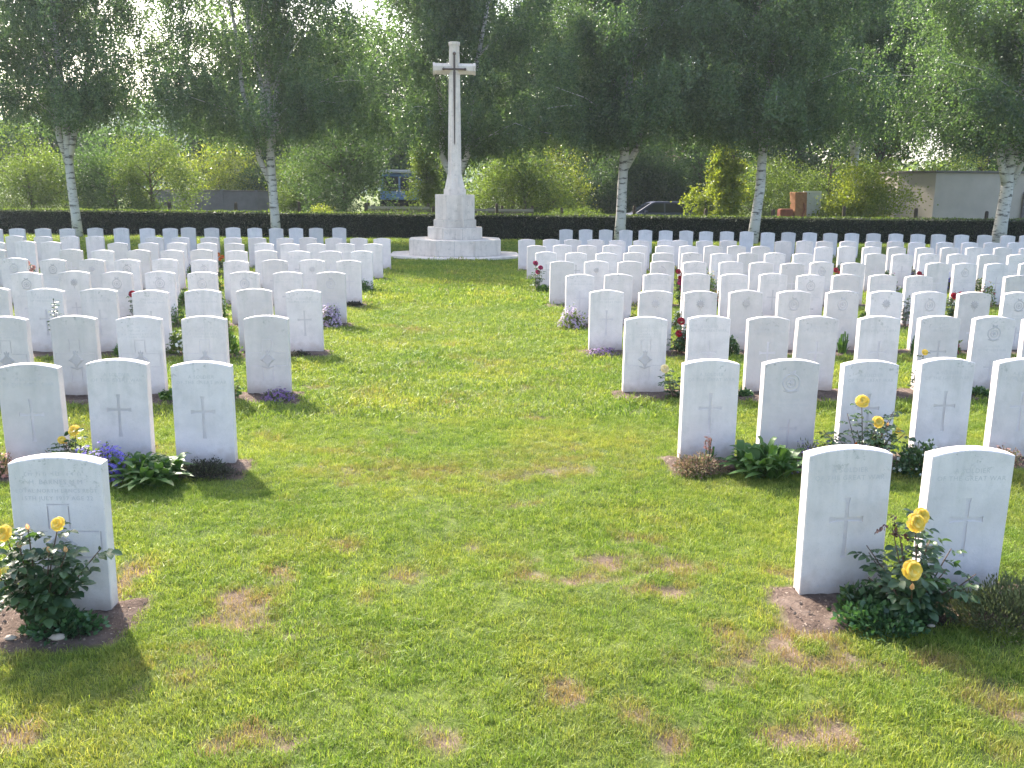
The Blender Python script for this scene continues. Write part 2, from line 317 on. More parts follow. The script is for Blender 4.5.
RIGHT={1: [(1.761, 3.72), (2.316, 3.72)], 2: [(1.737, 5.82), (2.286, 5.82), (2.841, 5.82), (3.382, 5.82), (3.932, 5.82)], 3: [(1.737, 7.91), (2.318, 7.91), (2.87, 7.91), (3.314, 7.91), (3.91, 7.91), (4.482, 7.91), (4.996, 7.91), (5.49, 7.91)], 4: [(1.739, 10.01), (2.302, 10.01), (2.819, 10.01), (3.352, 10.01), (3.905, 10.01), (4.486, 10.01), (4.997, 10.01), (5.523, 10.01), (6.053, 10.01), (6.586, 10.01)], 5: [(1.727, 12.11), (2.249, 12.11), (2.789, 12.11), (3.331, 12.11), (3.873, 12.11), (4.409, 12.11), (4.944, 12.11), (5.448, 12.11), (5.978, 12.11), (6.491, 12.11), (7.935, 12.11)], 6: [(1.732, 14.21), (2.286, 14.21), (2.826, 14.21), (3.354, 14.21), (3.882, 14.21), (4.471, 14.21), (4.976, 14.21), (5.485, 14.21), (5.975, 14.21), (6.491, 14.21), (7.916, 14.21), (8.393, 14.21), (8.925, 14.21), (9.507, 14.21)], 7: [(1.701, 16.31), (2.241, 16.31), (2.794, 16.31), (3.311, 16.31), (3.849, 16.31), (4.39, 16.31), (4.933, 16.31), (5.441, 16.31), (5.951, 16.31), (6.481, 16.31), (7.876, 16.31), (8.384, 16.31), (8.898, 16.31), (9.46, 16.31), (10.055, 16.31), (10.633, 16.31)], 8: [(1.711, 18.41), (2.251, 18.41), (2.754, 18.41), (3.273, 18.41), (3.815, 18.41), (4.374, 18.41), (4.874, 18.41), (5.39, 18.41), (5.894, 18.41), (6.408, 18.41), (7.754, 18.41), (8.255, 18.41), (8.784, 18.41), (9.33, 18.41), (9.939, 18.41), (10.485, 18.41), (11.034, 18.41), (11.65, 18.41), (12.225, 18.41)], 9: [(1.687, 20.51), (2.248, 20.51), (2.737, 20.51), (3.268, 20.51), (3.758, 20.51), (4.333, 20.51), (4.897, 20.51), (5.212, 20.51), (5.8, 20.51), (6.362, 20.51), (7.667, 20.51), (8.169, 20.51), (8.639, 20.51), (9.218, 20.51), (9.826, 20.51), (10.356, 20.51), (10.864, 20.51), (11.544, 20.51), (12.154, 20.51), (12.692, 20.51), (13.281, 20.51)], 10: [(3.256, 25.92), (3.822, 25.83), (4.38, 25.73), (4.947, 25.63), (5.497, 25.54), (6.062, 25.44), (6.624, 25.34), (7.18, 25.25), (7.742, 25.15), (8.283, 25.05), (8.859, 24.95), (9.417, 24.86), (9.993, 24.76), (10.55, 24.66), (11.116, 24.56), (11.692, 24.46), (12.281, 24.36), (12.86, 24.26), (13.409, 24.17), (14.008, 24.06), (14.604, 23.96), (15.197, 23.86), (15.685, 23.77)]}
PATCH= [(-0.92, 3.69, 0.15, 0.23), (-0.98, 3.88, 0.07, 0.05), (-1.51, 3.99, 0.06, 0.16), (0.99, 4.06, 0.25, 0.1), (0.65, 3.94, 0.12, 0.06), (-0.16, 4.03, 0.11, 0.08), (0.34, 3.93, 0.09, 0.09), (1.14, 2.64, 0.09, 0.08), (1.31, 2.65, 0.1, 0.1), (0.73, 2.64, 0.03, 0.08), (1.56, 3.91, 0.12, 0.07), (1.48, 3.43, 0.13, 0.2), (1.27, 3.22, 0.24, 0.15), (1.94, 2.83, 0.09, 0.1), (-0.35, 5.65, 0.46, 0.15), (0.17, 5.55, 0.33, 0.13), (0.56, 5.49, 0.19, 0.13), (-0.38, 3.78, 0.07, 0.05), (-0.56, 4.39, 0.07, 0.07), (-1.14, 3.11, 0.05, 0.07), (-1.49, 2.77, 0.08, 0.06), (-0.68, 2.71, 0.13, 0.03), (0.97, 3.16, 0.16, 0.08), (0.78, 4.14, 0.15, 0.06), (1.92, 3.11, 0.08, 0.06), (-0.05, 2.69, 0.07, 0.03), (0.39, 2.97, 0.07, 0.03), (-0.6, 3.23, 0.08, 0.06), (0.95, 3.79, 0.14, 0.05), (0.7, 5.61, 0.2, 0.11), (-0.77, 6.12, 0.28, 0.15), (-0.88, 4.04, 0.09, 0.06)]
HAZE = .00045
# ------------------------------------------------------------------ headstones
SW, ST, SZ, SC = .381, .076, .672, .029          # width, thickness, shoulder height, rise of the curved top
def outline(w=SW/2, z1=SZ, c=SC, ins=0.0, n=12, z0=-.12):
    w -= ins; pts = [(-w, z0), (w, z0)]
    for i in range(n+1):
        x = w - 2*w*i/n
        pts.append((x, z1-ins + c*(1-(x/(w+ins))**2)))
    return pts
def stone_body(holes, depth=.004):
    """solid slab with a curved top and eased front edges; the holes are the carved grooves' openings"""
    b = MB(); fo = outline(ins=.004); mo = outline(); n = len(fo); y0, y1 = -ST/2, ST/2
    vs = [(x, y0, z) for x, z in fo]+[(x, y0+.004, z) for x, z in mo]+[(x, y1-.004, z) for x, z in mo]+[(x, y1, z) for x, z in fo]
    fs = []
    for k in range(3):
        for i in range(n): fs.append((k*n+i, k*n+(i+1) % n, (k+1)*n+(i+1) % n, (k+1)*n+i))
    fs.append(tuple(3*n+i for i in range(n)))
    b.add(vs, fs)
    polys = [fo]+holes
    flat = [q for pl in polys for q in pl]
    tris = tessellate_polygon([[Vector((x, z, 0)) for x, z in pl] for pl in polys])
    b.add([(x, y0, z) for x, z in flat], [tuple(tr) for tr in tris])
    me = b.mesh('headstone')
    bm = bmesh.new(); bm.from_mesh(me); bmesh.ops.remove_doubles(bm, verts=bm.verts, dist=1e-5)
    bmesh.ops.recalc_face_normals(bm, faces=bm.faces); bm.to_mesh(me); bm.free(); return me
def groove_mesh(holes, depth=.004):
    b = MB(); y0 = -ST/2
    for pl in holes:
        n = len(pl)
        cx = sum(q[0] for q in pl)/n
        b.add([(x, y0, z) for x, z in pl]+[(x, y0+depth, z) for x, z in pl], [(i, (i+1) % n, n+(i+1) % n, n+i) for i in range(n)])
        tris = tessellate_polygon([[Vector((x, z, 0)) for x, z in pl]])
        b.add([(x, y0+depth, z) for x, z in pl], [tuple(tr) for tr in tris])
    return b.mesh('carved_cross')
def latin(zt, za, zb, arm, hw):
    f = hw*1.7
    return [(-f, zb), (f, zb), (hw, zb+.04), (hw, za-hw), (arm-.03, za-hw), (arm, za-f), (arm, za+f), (arm-.03, za+hw), (hw, za+hw), (hw, zt-.025), (f, zt), (-f, zt),
            (-hw, zt-.025), (-hw, za+hw), (-arm+.03, za+hw), (-arm, za+f), (-arm, za-f), (-arm+.03, za-hw), (-hw, za-hw), (-hw, zb+.04)]
def rect(x0, x1, z0, z1): return [(x0, z0), (x1, z0), (x1, z1), (x0, z1)]
def broad():
    g = .003; k = .043
    h = [rect(-k-g, k+g, .492, .492+2*g)]
    for s in (-1, 1):
        x = s*k
        h += [rect(x-g, x+g, .385, .488), rect(x-g, x+g, .12, .235)]
        a, bb = sorted((s*(k+g+.004), s*.1605)); h += [rect(a, bb, .372, .372+2*g), rect(a, bb, .255, .255+2*g)]
        a, bb = s*.168-g, s*.168+g
        h += [rect(a, bb, .257, .376)]
    return h
def text_mesh(lines):
    """lines: (text, z, size)"""
    Q = []
    for txt, z, size in lines:
        cu = bpy.data.curves.new('t', 'FONT'); cu.body = txt; cu.size = size; cu.align_x = 'CENTER'; cu.space_character = 1.12; cu.resolution_u = 2
        o = link(bpy.data.objects.new('t', cu)); dg = bpy.context.evaluated_depsgraph_get(); dg.update()
        me = bpy.data.meshes.new_from_object(o.evaluated_get(dg)); 
        Q.append(([(v.co.x, -ST/2-.0007, z+v.co.y) for v in me.vertices], [tuple(p.vertices) for p in me.polygons]))
        bpy.data.objects.remove(o); bpy.data.curves.remove(cu); bpy.data.meshes.remove(me)
    b = MB()
    for v, f in Q: b.add(v, f)
    return b.mesh('inscription')
def worn_lines(seed, zs):
    """lines of lettering worn past reading: broken upright strokes"""
    r = random.Random(seed); b = MB()
    for z, half in zs:
        x = -half
        while x < half:
            h = .016*r.uniform(.5, 1); 
            if r.random() < .75: b.add([(x, -ST/2-.0007, z), (x+.0028, -ST/2-.0007, z), (x+.0028, -ST/2-.0007, z+h), (x, -ST/2-.0007, z+h)], [(0,1,2,3)])
            if r.random() < .4:
                zz = z+r.choice((0, .007, .014)); b.add([(x+.003, -ST/2-.0007, zz), (x+.010, -ST/2-.0007, zz), (x+.010, -ST/2-.0007, zz+.0022), (x+.003, -ST/2-.0007, zz+.0022)], [(0,1,2,3)])
            x += r.choice((.009, .012, .012, .015, .022))
    return b.mesh('inscription')
def ring(b, cz, r, th, rise=.004, n=28):
    pts = [(r*math.cos(2*math.pi*i/n), -ST/2, cz+r*math.sin(2*math.pi*i/n)) for i in range(n)]
    m = []
    for i in range(n):
        a = 2*math.pi*i/n; ca, sa = math.cos(a), math.sin(a)
        for rr_, yy in ((r-th, 0), (r-th*.5, -rise), (r+th*.5, -rise), (r+th, 0)): m.append((rr_*ca, -ST/2+yy+.0005, cz+rr_*sa))
    b.add(m, [(i*4+k, ((i+1) % n)*4+k, ((i+1) % n)*4+k+1, i*4+k+1) for i in range(n) for k in range(3)])
def blob(b, poly, rise=.004):
    n = len(poly); cx = sum(q[0] for q in poly)/n; cz = sum(q[1] for q in poly)/n
    b.add([(x, -ST/2+.0005, z) for x, z in poly]+[(cx+(x-cx)*.75, -ST/2-rise, cz+(z-cz)*.75) for x, z in poly],
          [(i, (i+1) % n, n+(i+1) % n, n+i) for i in range(n)]+[tuple(n+i for i in range(n))])
def badge_mesh(cz, r, kind):
    b = MB()
    if kind == 'ring':
        ring(b, cz, r, .006); ring(b, cz, r*.55, .004)
        blob(b, [(r*.42*math.cos(2*math.pi*i/10)*(1 if i % 2 else .5), cz+r*.42*math.sin(2*math.pi*i/10)*(1 if i % 2 else .5)) for i in range(10)])
        blob(b, [(-r*.4, cz+r*1.05), (r*.4, cz+r*1.05), (r*.5, cz+r*1.5), (0, cz+r*1.25), (-r*.5, cz+r*1.5)])
        blob(b, [(-r*1.0, cz-r*1.02), (0, cz-r*1.28), (r*1.0, cz-r*1.02), (r*.9, cz-r*.86), (0, cz-r*1.06), (-r*.9, cz-r*.86)])
    elif kind == 'leaf':
        n = 22
        blob(b, [(r*1.1*(1 if i % 2 == 0 else .62)*math.cos(2*math.pi*i/n+1.57), cz+r*1.1*(1 if i % 2 == 0 else .62)*math.sin(2*math.pi*i/n+1.57)) for i in range(n)], .005)
        b.box(-.003, .003, -ST/2-.004, -ST/2+.001, cz-r*1.5, cz-r*.9)
        ring(b, cz, r*.4, .004, .008)
    else:
        n = 8
        blob(b, [(r*(1 if i % 2 == 0 else .45)*math.cos(2*math.pi*i/n), cz+r*1.35*(1 if i % 2 == 0 else .55)*math.sin(2*math.pi*i/n)) for i in range(n)], .005)
        ring(b, cz, r*.52, .005, .008)
        blob(b, [(-r*.3, cz+r*.8), (r*.3, cz+r*.8), (r*.35, cz+r*1.15), (0, cz+r*.98), (-r*.35, cz+r*1.15)])
        blob(b, [(-r*.8, cz-r*.95), (0, cz-r*1.25), (r*.8, cz-r*.95), (r*.7, cz-r*.8), (0, cz-r*1.05), (-r*.7, cz-r*.8)])
    return b.mesh('regimental_badge')
H1 = [latin(.475, .372, .19, .078, .0085)]
H2 = [latin(.29, .225, .07, .06, .0075)]
H3 = broad()
T_A = text_mesh([('A SOLDIER', .594, .031), ('OF THE GREAT WAR', .558, .031)])
T_B = text_mesh([('A SOLDIER', .415, .026), ('OF THE GREAT WAR', .380, .026)])
T_K = text_mesh([('KNOWN UNTO GOD', .045, .021)]); T_K.materials.append(M['text'])
T_N = text_mesh([('H. BARNES M.M', .585, .029), ('LOYAL NORTH LANCS REGT', .548, .0235), ('15TH JULY 1917 AGE 22', .514, .0255)])
wl = worn_lines(3, [(.622, .125)])
bmn = bmesh.new(); bmn.from_mesh(T_N); bmn.from_mesh(wl); bmn.to_mesh(T_N); bmn.free()
DES = {   # design: (body, carved, inscription, badge)
 'A': (stone_body(H1), groove_mesh(H1), T_A, None),
 'B': (stone_body(H2), groove_mesh(H2), T_B, badge_mesh(.545, .058, 'ring')),
 'L': (stone_body(H2), groove_mesh(H2), worn_lines(5, [(.43, .12), (.40, .14), (.37, .10)]), badge_mesh(.555, .052, 'leaf')),
 'C': (stone_body(H3), groove_mesh(H3), worn_lines(8, [(.60, .10), (.57, .12), (.54, .15), (.515, .11)]), badge_mesh(.315, .07, 'star')),
 'N': (stone_body(H3), groove_mesh(H3), T_N, badge_mesh(.315, .07, 'star')),
 'P': (stone_body([]), None, None, None)}
for k, d in DES.items():
    for me, mt in zip(d, ('stone', 'carved', 'text', 'badge')):
        if me and not me.materials: me.materials.append(M[mt])
STY = {('l',1):'N', ('l',2):'AAA', ('l',3):'CCCCC', ('l',4):'AAAAAAA', ('l',5):'BABBBBLB', ('l',6):'ALAABABLBB', ('r',1):'AA', ('r',2):'ABAAA', ('r',3):'CAAAAABA', ('r',4):'ALLLBBLBLB',
       ('r',5):'AAAAAABAAAA', ('r',6):'ALABAAAABAABAA'}
ORD = 'first second third fourth fifth sixth seventh eighth ninth tenth eleventh twelfth thirteenth fourteenth fifteenth sixteenth seventeenth eighteenth nineteenth twentieth twenty-first twenty-second twenty-third'.split()
LOOK = {'A': 'white headstone with thin carved cross', 'B': 'white headstone with round badge', 'L': 'white headstone with leaf badge', 'C': 'white headstone with broad cross and badge', 'N': 'white headstone with broad cross', 'P': 'plain white headstone'}
def place_stones(rows, side):
    for k, lst in rows.items():
        sty = STY.get((side, k), 'P'*40 if k > 7 else 'A'*40)
        for i, (x, y) in enumerate(lst):
            s = sty[i]; body, carved, txt, badge = DES[s]
            o = link(bpy.data.objects.new('headstone', body))
            r = random.Random(k*100+i+(5000 if side == 'l' else 0))
            rz = r.gauss(0, .014)
            if k == 10: rz += (.21 if side == 'l' else -.17)*.35
            o.location = (x, y, r.gauss(0, .006)); o.rotation_euler = (r.gauss(0, .007), r.gauss(0, .006), rz)
            blk = 'left' if side == 'l' else 'right'
            row = 'nearest row' if k == 1 else ('last row before the hedge' if k == 10 else ORD[k-1]+' row')
            pos = 'next to the grass aisle' if i == 0 else ORD[i]+' from the grass aisle'
            lab = LOOK[s]+', '+pos+', '+row+', '+blk+' block'
            if k == 10: lab = 'plain white headstone, '+('nearest the cross' if i == 0 else ORD[i]+' from the cross')+', back row, '+blk+' block'
            tag(o, lab, 'headstone', 'headstones in rows')
            if side == 'l' and k == 1: o['label'] = 'white headstone with badge behind yellow roses, nearest row on the left'
            for nm, me in (('carved_cross', carved), ('inscription', txt), ('regimental_badge', badge)):
                if me: link(bpy.data.objects.new(nm, me), o)
            if s in 'AB': link(bpy.data.objects.new('inscription', T_K), o)
place_stones(LEFT, 'l'); place_stones(RIGHT, 'r')

# ------------------------------------------------------------------ the great cross
cy, cx = 24.8, .06
def octo(b, W0, z0, W1, z1, ox=0, oy=0):
    vs = []
    for W, z in ((W0, z0), (W1, z1)):
        rr_ = W/2/math.cos(math.pi/8)
        vs += [(ox+rr_*math.cos(math.pi/8+k*math.pi/4), oy+rr_*math.sin(math.pi/8+k*math.pi/4), z) for k in range(8)]
    return b.add(vs, [tuple(range(7,-1,-1)), tuple(range(8,16))]+[(k, (k+1) % 8, 8+(k+1) % 8, 8+k) for k in range(8)])
mc = empty('memorial_cross', (cx, cy, 0)); tag(mc, 'tall pale stone cross with bronze sword on stepped octagonal base', 'memorial cross')
octo(MB(), 3.5, -.1, 3.5, .06).build('apron', M['cross_stone'], mc, bevel=.01)
def joints(b, W, z0, z1, xs):
    y = -W/2-.001
    for x in xs: b.add([(x-.004, y, z0), (x+.004, y, z0), (x+.004, y, z1), (x-.004, y, z1)], [(0,1,2,3)])
    return b
for W, z0, z1, xs in ((2.46, .0605, .475, (-.02,)), (1.47, .4755, .785, (-.33, .2)), (1.15, .7855, .985, ()), (1.06, .9855, 1.65, ())):
    o = octo(MB(), W, z0, W, z1).build('step' if W > 1.1 else 'pedestal', M['cross_stone'], mc, bevel=.012)
    if xs: joints(MB(), W, z0+.012, z1-.012, xs).build('joint', M['mortar'], o, fix=False)
b = MB(); octo(b, .60, 1.6505, .60, 1.80); octo(b, .545, 1.8005, .43, 2.07); octo(b, .43, 2.0705, .38, 2.18); b.build('shaft_foot', M['cross_stone'], mc, bevel=.008)
b = MB(); octo(b, .365, 2.1805, .295, 4.72); b.build('shaft', M['cross_stone'], mc, bevel=.005)
b = MB(); octo(b, .295, 4.7205, .265, 5.47); octo(b, .30, 5.4705, .30, 5.55); b.build('cross_head', M['cross_stone'], mc, bevel=.005)
b = MB()
for s in (-1, 1):
    # tapering eight-sided arms
    vs = []
    for x, hw in ((s*.10, .135), (s*.50, .135), (s*.503, .15), (s*.56, .15)):
        for k in range(8):
            a = math.pi/8+k*math.pi/4; vs.append((x, hw*.95/math.cos(math.pi/8)*math.cos(a), 4.885+hw/math.cos(math.pi/8)*math.sin(a)))
    b.add(vs, [tuple(range(8)), tuple(range(31, 23, -1))]+[(j*8+k, j*8+(k+1) % 8, (j+1)*8+(k+1) % 8, (j+1)*8+k) for j in range(3) for k in range(8)])
b.build('arm', M['cross_stone'], mc, bevel=.005)
sw = MB()
def yf(z): return -(.365+(.295-.365)*(z-2.18)/2.54)/2-.012
bl = [(-.013, 3.0), (0, 2.93), (.013, 3.0), (.034, 4.80), (-.034, 4.80)]
n = len(bl)
sw.add([(x, yf(z)-.012, z) for x, z in bl]+[(x, yf(z)+.02, z) for x, z in bl], [tuple(range(n)), tuple(range(2*n-1, n-1, -1))]+[(i, n+i, n+(i+1) % n, (i+1) % n) for i in range(n)])
sw.tube([(0, yf(4.8), 4.80), (0, yf(4.8), 5.22)], [.030, .024], 10); sw.lathe([(0.001, -.05), (.035, -.03), (.045, 0), (.035, .03), (0.001, .05)], (0, yf(4.8)-.005, 5.25), 12)
sw.tube([(-.27, yf(4.8)-.002, 4.865), (.27, yf(4.8)-.002, 4.865)], .024, 10)
for s in (-1, 1): sw.lathe([(.001, -.04), (.03, -.026), (.04, 0), (.03, .026), (.001, .04)], (s*.28, yf(4.8)-.002, 4.865), 12)
sw.build('bronze_sword', M['bronze'], mc, smooth=False)
# ------------------------------------------------------------------ ground
BEDS = []      # (x0, x1, y0, y1, slope, xref)
for rows, side in ((LEFT, -1), (RIGHT, 1)):
    for k, lst in rows.items():
        xs = [q[0] for q in lst]; ys = [q[1] for q in lst]
        sl = (ys[-1]-ys[0])/(xs[-1]-xs[0]) if k == 10 else 0.0
        a, b_ = min(xs), max(xs)
        if side < 0: x0, x1 = a-2.2, b_+SW/2+.14
        else: x0, x1 = a-SW/2-.14, b_+2.2
        BEDS.append((x0, x1, -.37, .10, sl, xs[0], ys[0], k, side))
def bed_mask(x, y):
    """1 inside a flower bed, 0 on the lawn, soft at the edge"""
    m = np.zeros_like(x)
    wob = (fbm(x*5, y*5, 3)-.5)*.14
    for x0, x1, a, b_, sl, xr, yr, k, side in BEDS:
        yy = y-(yr+sl*(x-xr))
        d = np.minimum(np.minimum(x-x0, x1-x), np.minimum(yy-a, b_-yy))+wob*.7
        m = np.maximum(m, np.clip(d/.03, 0, 1))
    return m
def bare_mask(x, y):
    m = np.zeros_like(x); n1 = fbm(x*9, y*9, 11); n2 = fbm(x*3.2, y*3.2, 5)
    for px, py, rx, ry, in PATCH:
        d = ((x-px)/max(rx*1.25, .08))**2+((y-py)/max(ry*1.35, .09))**2
        m = np.maximum(m, (.55 if py > 5 else 1.0)*np.clip(.78-d*.55+(n1-.5)*3.4, 0, 1)*np.clip(2.2-d, 0, 1))
    sc = np.clip((n2-.60)*6, 0, 1)*np.clip((n1-.45)*6, 0, 1)
    # worn turf close to the beds
    return np.clip(np.maximum(m, sc*.8), 0, 1)
def ground_z(x, y):
    near = np.clip((14-y)/6, 0, 1)
    z = (fbm(x*1.1, y*1.1, 21)-.5)*.05*near+(fbm(x*5, y*5, 22)-.5)*.022*near
    q = np.clip((y-36)/4, 0, 1); return z-.16*q*q*(3-2*q)
def graded(lo, hi, c0, c1, fine, grow):
    a = list(np.arange(c0, c1+1e-6, fine)); s = fine
    while a[-1] < hi: s *= grow; a.append(a[-1]+s)
    s = fine; f = [c0]
    while f[0] > lo: s *= grow; f.insert(0, f[0]-s)
    return np.array(f[:-1]+a)
gx = graded(-900, 900, -4.5, 4.8, .035, 1.07); gy = graded(-60, 1600, 2.0, 9.0, .035, 1.035)
X, Y = np.meshgrid(gx, gy); Z = ground_z(X, Y)
bm_ = bed_mask(X, Y); br = bare_mask(X, Y)*np.clip((16-Y)/4, 0, 1)
Z = Z-.012*br
nx, ny = len(gx), len(gy)
me = bpy.data.meshes.new('lawn'); V = np.stack([X, Y, Z], -1).reshape(-1, 3)
me.vertices.add(len(V)); me.vertices.foreach_set('co', V.astype(np.float32).ravel())
I = (np.arange(ny-1)[:, None]*nx+np.arange(nx-1)[None, :]).ravel()
F = np.stack([I, I+1, I+nx+1, I+nx], 1).astype(np.int32)
me.loops.add(F.size); me.loops.foreach_set('vertex_index', F.ravel()); me.polygons.add(len(F)); me.polygons.foreach_set('loop_start', np.arange(0, F.size, 4, dtype=np.int32))
me.update(calc_edges=True); me.shade_smooth()
at_ = me.attributes.new('bare', 'FLOAT', 'POINT'); at_.data.foreach_set('value', np.maximum(br, bm_*.9).ravel().astype(np.float32))
tag(mesh_obj('lawn', me, M['lawn']), kind='structure')
# beds of raked soil
for i, (x0, x1, a, b_, sl, xr, yr, k, side) in enumerate(BEDS):
    st = .03 if k <= 2 else (.05 if k <= 4 else .1)
    if side < 0: x0 = max(x0, -.62*yr-1.5)
    else: x1 = min(x1, .72*yr+1.5)
    ax = np.arange(x0-.1, x1+.1+st, st); ay = np.arange(a-.1, b_+.1+st, st)
    X, Yl = np.meshgrid(ax, ay); Yw = Yl+yr+sl*(X-xr)
    wob = (fbm(X*5, Yw*5, 3)-.5)*.14
    d = np.minimum(np.minimum(X-x0, x1-X), np.minimum(Yl-a, b_-Yl))+wob*.7
    Z = ground_z(X, Yw)*.4-.03+np.clip((d+.03)/.10, 0, 1)*.045+(fbm(X*13, Yw*13, 31)-.5)*.030*np.clip(d/.05+.5, 0, 1)+(fbm(X*40, Yw*40, 33, 2)-.5)*.014
    V = np.stack([X, Yw, Z], -1).reshape(-1, 3); nx = len(ax); ny = len(ay)
    keep = (np.maximum(np.maximum(d[:-1, :-1], d[1:, 1:]), np.maximum(d[1:, :-1], d[:-1, 1:])) > -.03).ravel()
    I = (np.arange(ny-1)[:, None]*nx+np.arange(nx-1)[None, :]).ravel()[keep]
    F = np.stack([I, I+1, I+nx+1, I+nx], 1)
    me = bpy.data.meshes.new('soil_bed'); me.from_pydata(V.tolist(), [], F.tolist()); me.shade_smooth()
    tag(mesh_obj('soil_bed', me, M['soil']), kind='structure')
# crumbs of soil and pebbles on the nearest beds, one loose mass
rq = np.random.RandomState(5); b = MB()
for x0, x1, a, b_, sl, xr, yr, k, side in BEDS:
    if k > 2: continue
    lo, hi = (max(x0, x1-2.2), x1) if side < 0 else (x0, min(x1, x0+2.6))
    for j in range(520 if k == 1 else 260):
        x = rq.uniform(lo, hi); y = yr+rq.uniform(a+.02, b_); r_ = min(.008, abs(rq.normal(0, .0032))+.0015)
        ng = rq.normal(size=(6, 3)); base = np.array([[1,0,0],[-1,0,0],[0,1,0],[0,-1,0],[0,0,1],[0,0,-1]], float)*r_*(1+.35*rq.normal(size=(6, 1)))
        zz = float(ground_z(np.array([x]), np.array([y]))[0])*.4+.018
        b.add(base+np.array([x, y, zz]), [(0,2,4),(2,1,4),(1,3,4),(3,0,4),(2,0,5),(1,2,5),(3,1,5),(0,3,5)])
tag(b.build('soil_crumbs', M['clod'], fix=False), 'loose crumbs of dry brown soil lying on the nearest flower beds', 'soil', kind='stuff')
for lab, x, y, s in (('flat tan stone on the soil under the yellow rose bush on the left', -1.60, 3.42, .035), ('small buff stone on the soil left of the flat tan stone', -1.79, 3.43, .026), ('small pale pebble on the soil between rose bush and grey shrub', 2.02, 3.36, .018)):
    b = MB(); b.lathe([(.001, 0), (s*.9, .15*s), (s, .35*s), (s*.7, .62*s), (.001, .75*s)], n=9)
    for i, v in enumerate(b.v): b.v[i] = (v[0]*(1+.15*math.sin(i*1.7)), v[1]*.6, v[2])
    tag(b.build('stone', M['pebble'], smooth=True, loc=(x, y, .012)), lab, 'stone')

# ------------------------------------------------------------------ grass
def tuft(name, n, rad, h0, h1, wd, seed, lean=.55):
    r = np.random.RandomState(seed); b = MB()
    for i in range(n):
        a = r.uniform(0, 6.283); q = rad*math.sqrt(r.uniform()); x, y = q*math.cos(a), q*math.sin(a)
        h = r.uniform(h0, h1); th = r.uniform(0, 6.283); ln = h*lean*abs(r.normal(0, 1)); dx, dy = math.cos(th)*ln, math.sin(th)*ln
        fa = r.uniform(0, 6.283); wx, wy = math.cos(fa)*wd/2, math.sin(fa)*wd/2
        b.add([(x-wx, y-wy, -.006), (x+wx, y+wy, -.006), (x+dx*.35+wx*.8, y+dy*.35+wy*.8, h*.6), (x+dx*.35-wx*.8, y+dy*.35-wy*.8, h*.6), (x+dx, y+dy, h)],
              [(0, 1, 2, 3), (3, 2, 4)])
    me = b.mesh(name); me.materials.append(M['blade']); return bpy.data.objects.new(name, me)
TUFTS = [tuft('turf_tuft', 44, .048, .008, .023, .0022, 1, 1.1), tuft('turf_tuft', 40, .055, .007, .020, .0023, 2, 1.3), tuft('turf_tuft', 24, .036, .012, .030, .0022, 3, .9),
         tuft('turf_tuft', 38, .09, .012, .032, .0052, 4, 1.1), tuft('turf_tuft', 34, .10, .012, .036, .0058, 5, 1.0),
         tuft('turf_tuft', 46, .22, .015, .04, .013, 6, 1.0), tuft('turf_tuft', 48, .24, .018, .045, .014, 7, .9)]
pts = []; idx = []; dry = []
for y0, y1, dens, ids, prob in ((2.2, 7.0, 1150, (0, 1, 2), (.45, .40, .15)), (7.0, 14, 330, (3, 4), (.5, .5)), (14, 34, 85, (5, 6), (.5, .5))):
    wmax = .64*y1+1.2; n = int(dens*(y1-y0)*wmax*2)
    x = rs.uniform(-wmax, wmax, n); y = rs.uniform(y0, y1, n)
    ok = (np.abs(x-.07*y) < .61*y+.7)
    x, y = x[ok], y[ok]
    bd = bed_mask(x, y); ba = bare_mask(x, y)
    thin = .05+1.1*fbm(x*4.5, y*4.5, 41)
    keep = (bd < .45) & (rs.uniform(size=len(x)) > ba*.80) & (rs.uniform(size=len(x)) < np.clip(thin*1.5-.05, .18, 1)) & ((np.abs(x-cx) > 1.78) | (np.abs(y-cy) > 1.78))
    keep &= y < 32.4-.08*(x-1.7)
    x, y, ba = x[keep], y[keep], ba[keep]
    pts.append(np.stack([x, y, ground_z(x, y)], 1)); idx.append(rs.choice(ids, len(x), p=prob))
    dry.append(np.clip(ba*1.0*rs.uniform(.4, 1.2, len(x))+np.clip(fbm(x*1.7, y*1.7, 51)-.60, 0, 1)*2.0*rs.uniform(0, 1, len(x)), 0, .9))
pts = np.concatenate(pts); idx = np.concatenate(idx).astype(np.int32); dry = np.concatenate(dry)
n = len(pts); print('tufts', n)
me = bpy.data.meshes.new('grass'); me.vertices.add(n); me.vertices.foreach_set('co', pts.astype(np.float32).ravel())
me.attributes.new('idx', 'INT', 'POINT').data.foreach_set('value', idx)
rot = np.zeros((n, 3), np.float32); rot[:, 2] = rs.uniform(0, 6.283, n); rot[:, 0] = rs.normal(0, .12, n); rot[:, 1] = rs.normal(0, .12, n)
me.attributes.new('rot', 'FLOAT_VECTOR', 'POINT').data.foreach_set('vector', rot.ravel())
scl = np.where(rs.uniform(size=n) < .06, 1.45, rs.uniform(.75, 1.2, n))*(.78+.5*fbm(pts[:, 0]*1.5, pts[:, 1]*1.5, 61))
me.attributes.new('scl', 'FLOAT', 'POINT').data.foreach_set('value', scl.astype(np.float32))
me.attributes.new('dry', 'FLOAT', 'POINT').data.foreach_set('value', dry.astype(np.float32))
go = mesh_obj('grass', me, M['blade']); tag(go, 'short mown grass covering the lawn between the headstones', 'grass', kind='stuff')
gt = bpy.data.node_groups.new('grass_scatter', 'GeometryNodeTree')
gt.interface.new_socket('Geometry', in_out='INPUT', socket_type='NodeSocketGeometry'); gt.interface.new_socket('Geometry', in_out='OUTPUT', socket_type='NodeSocketGeometry')
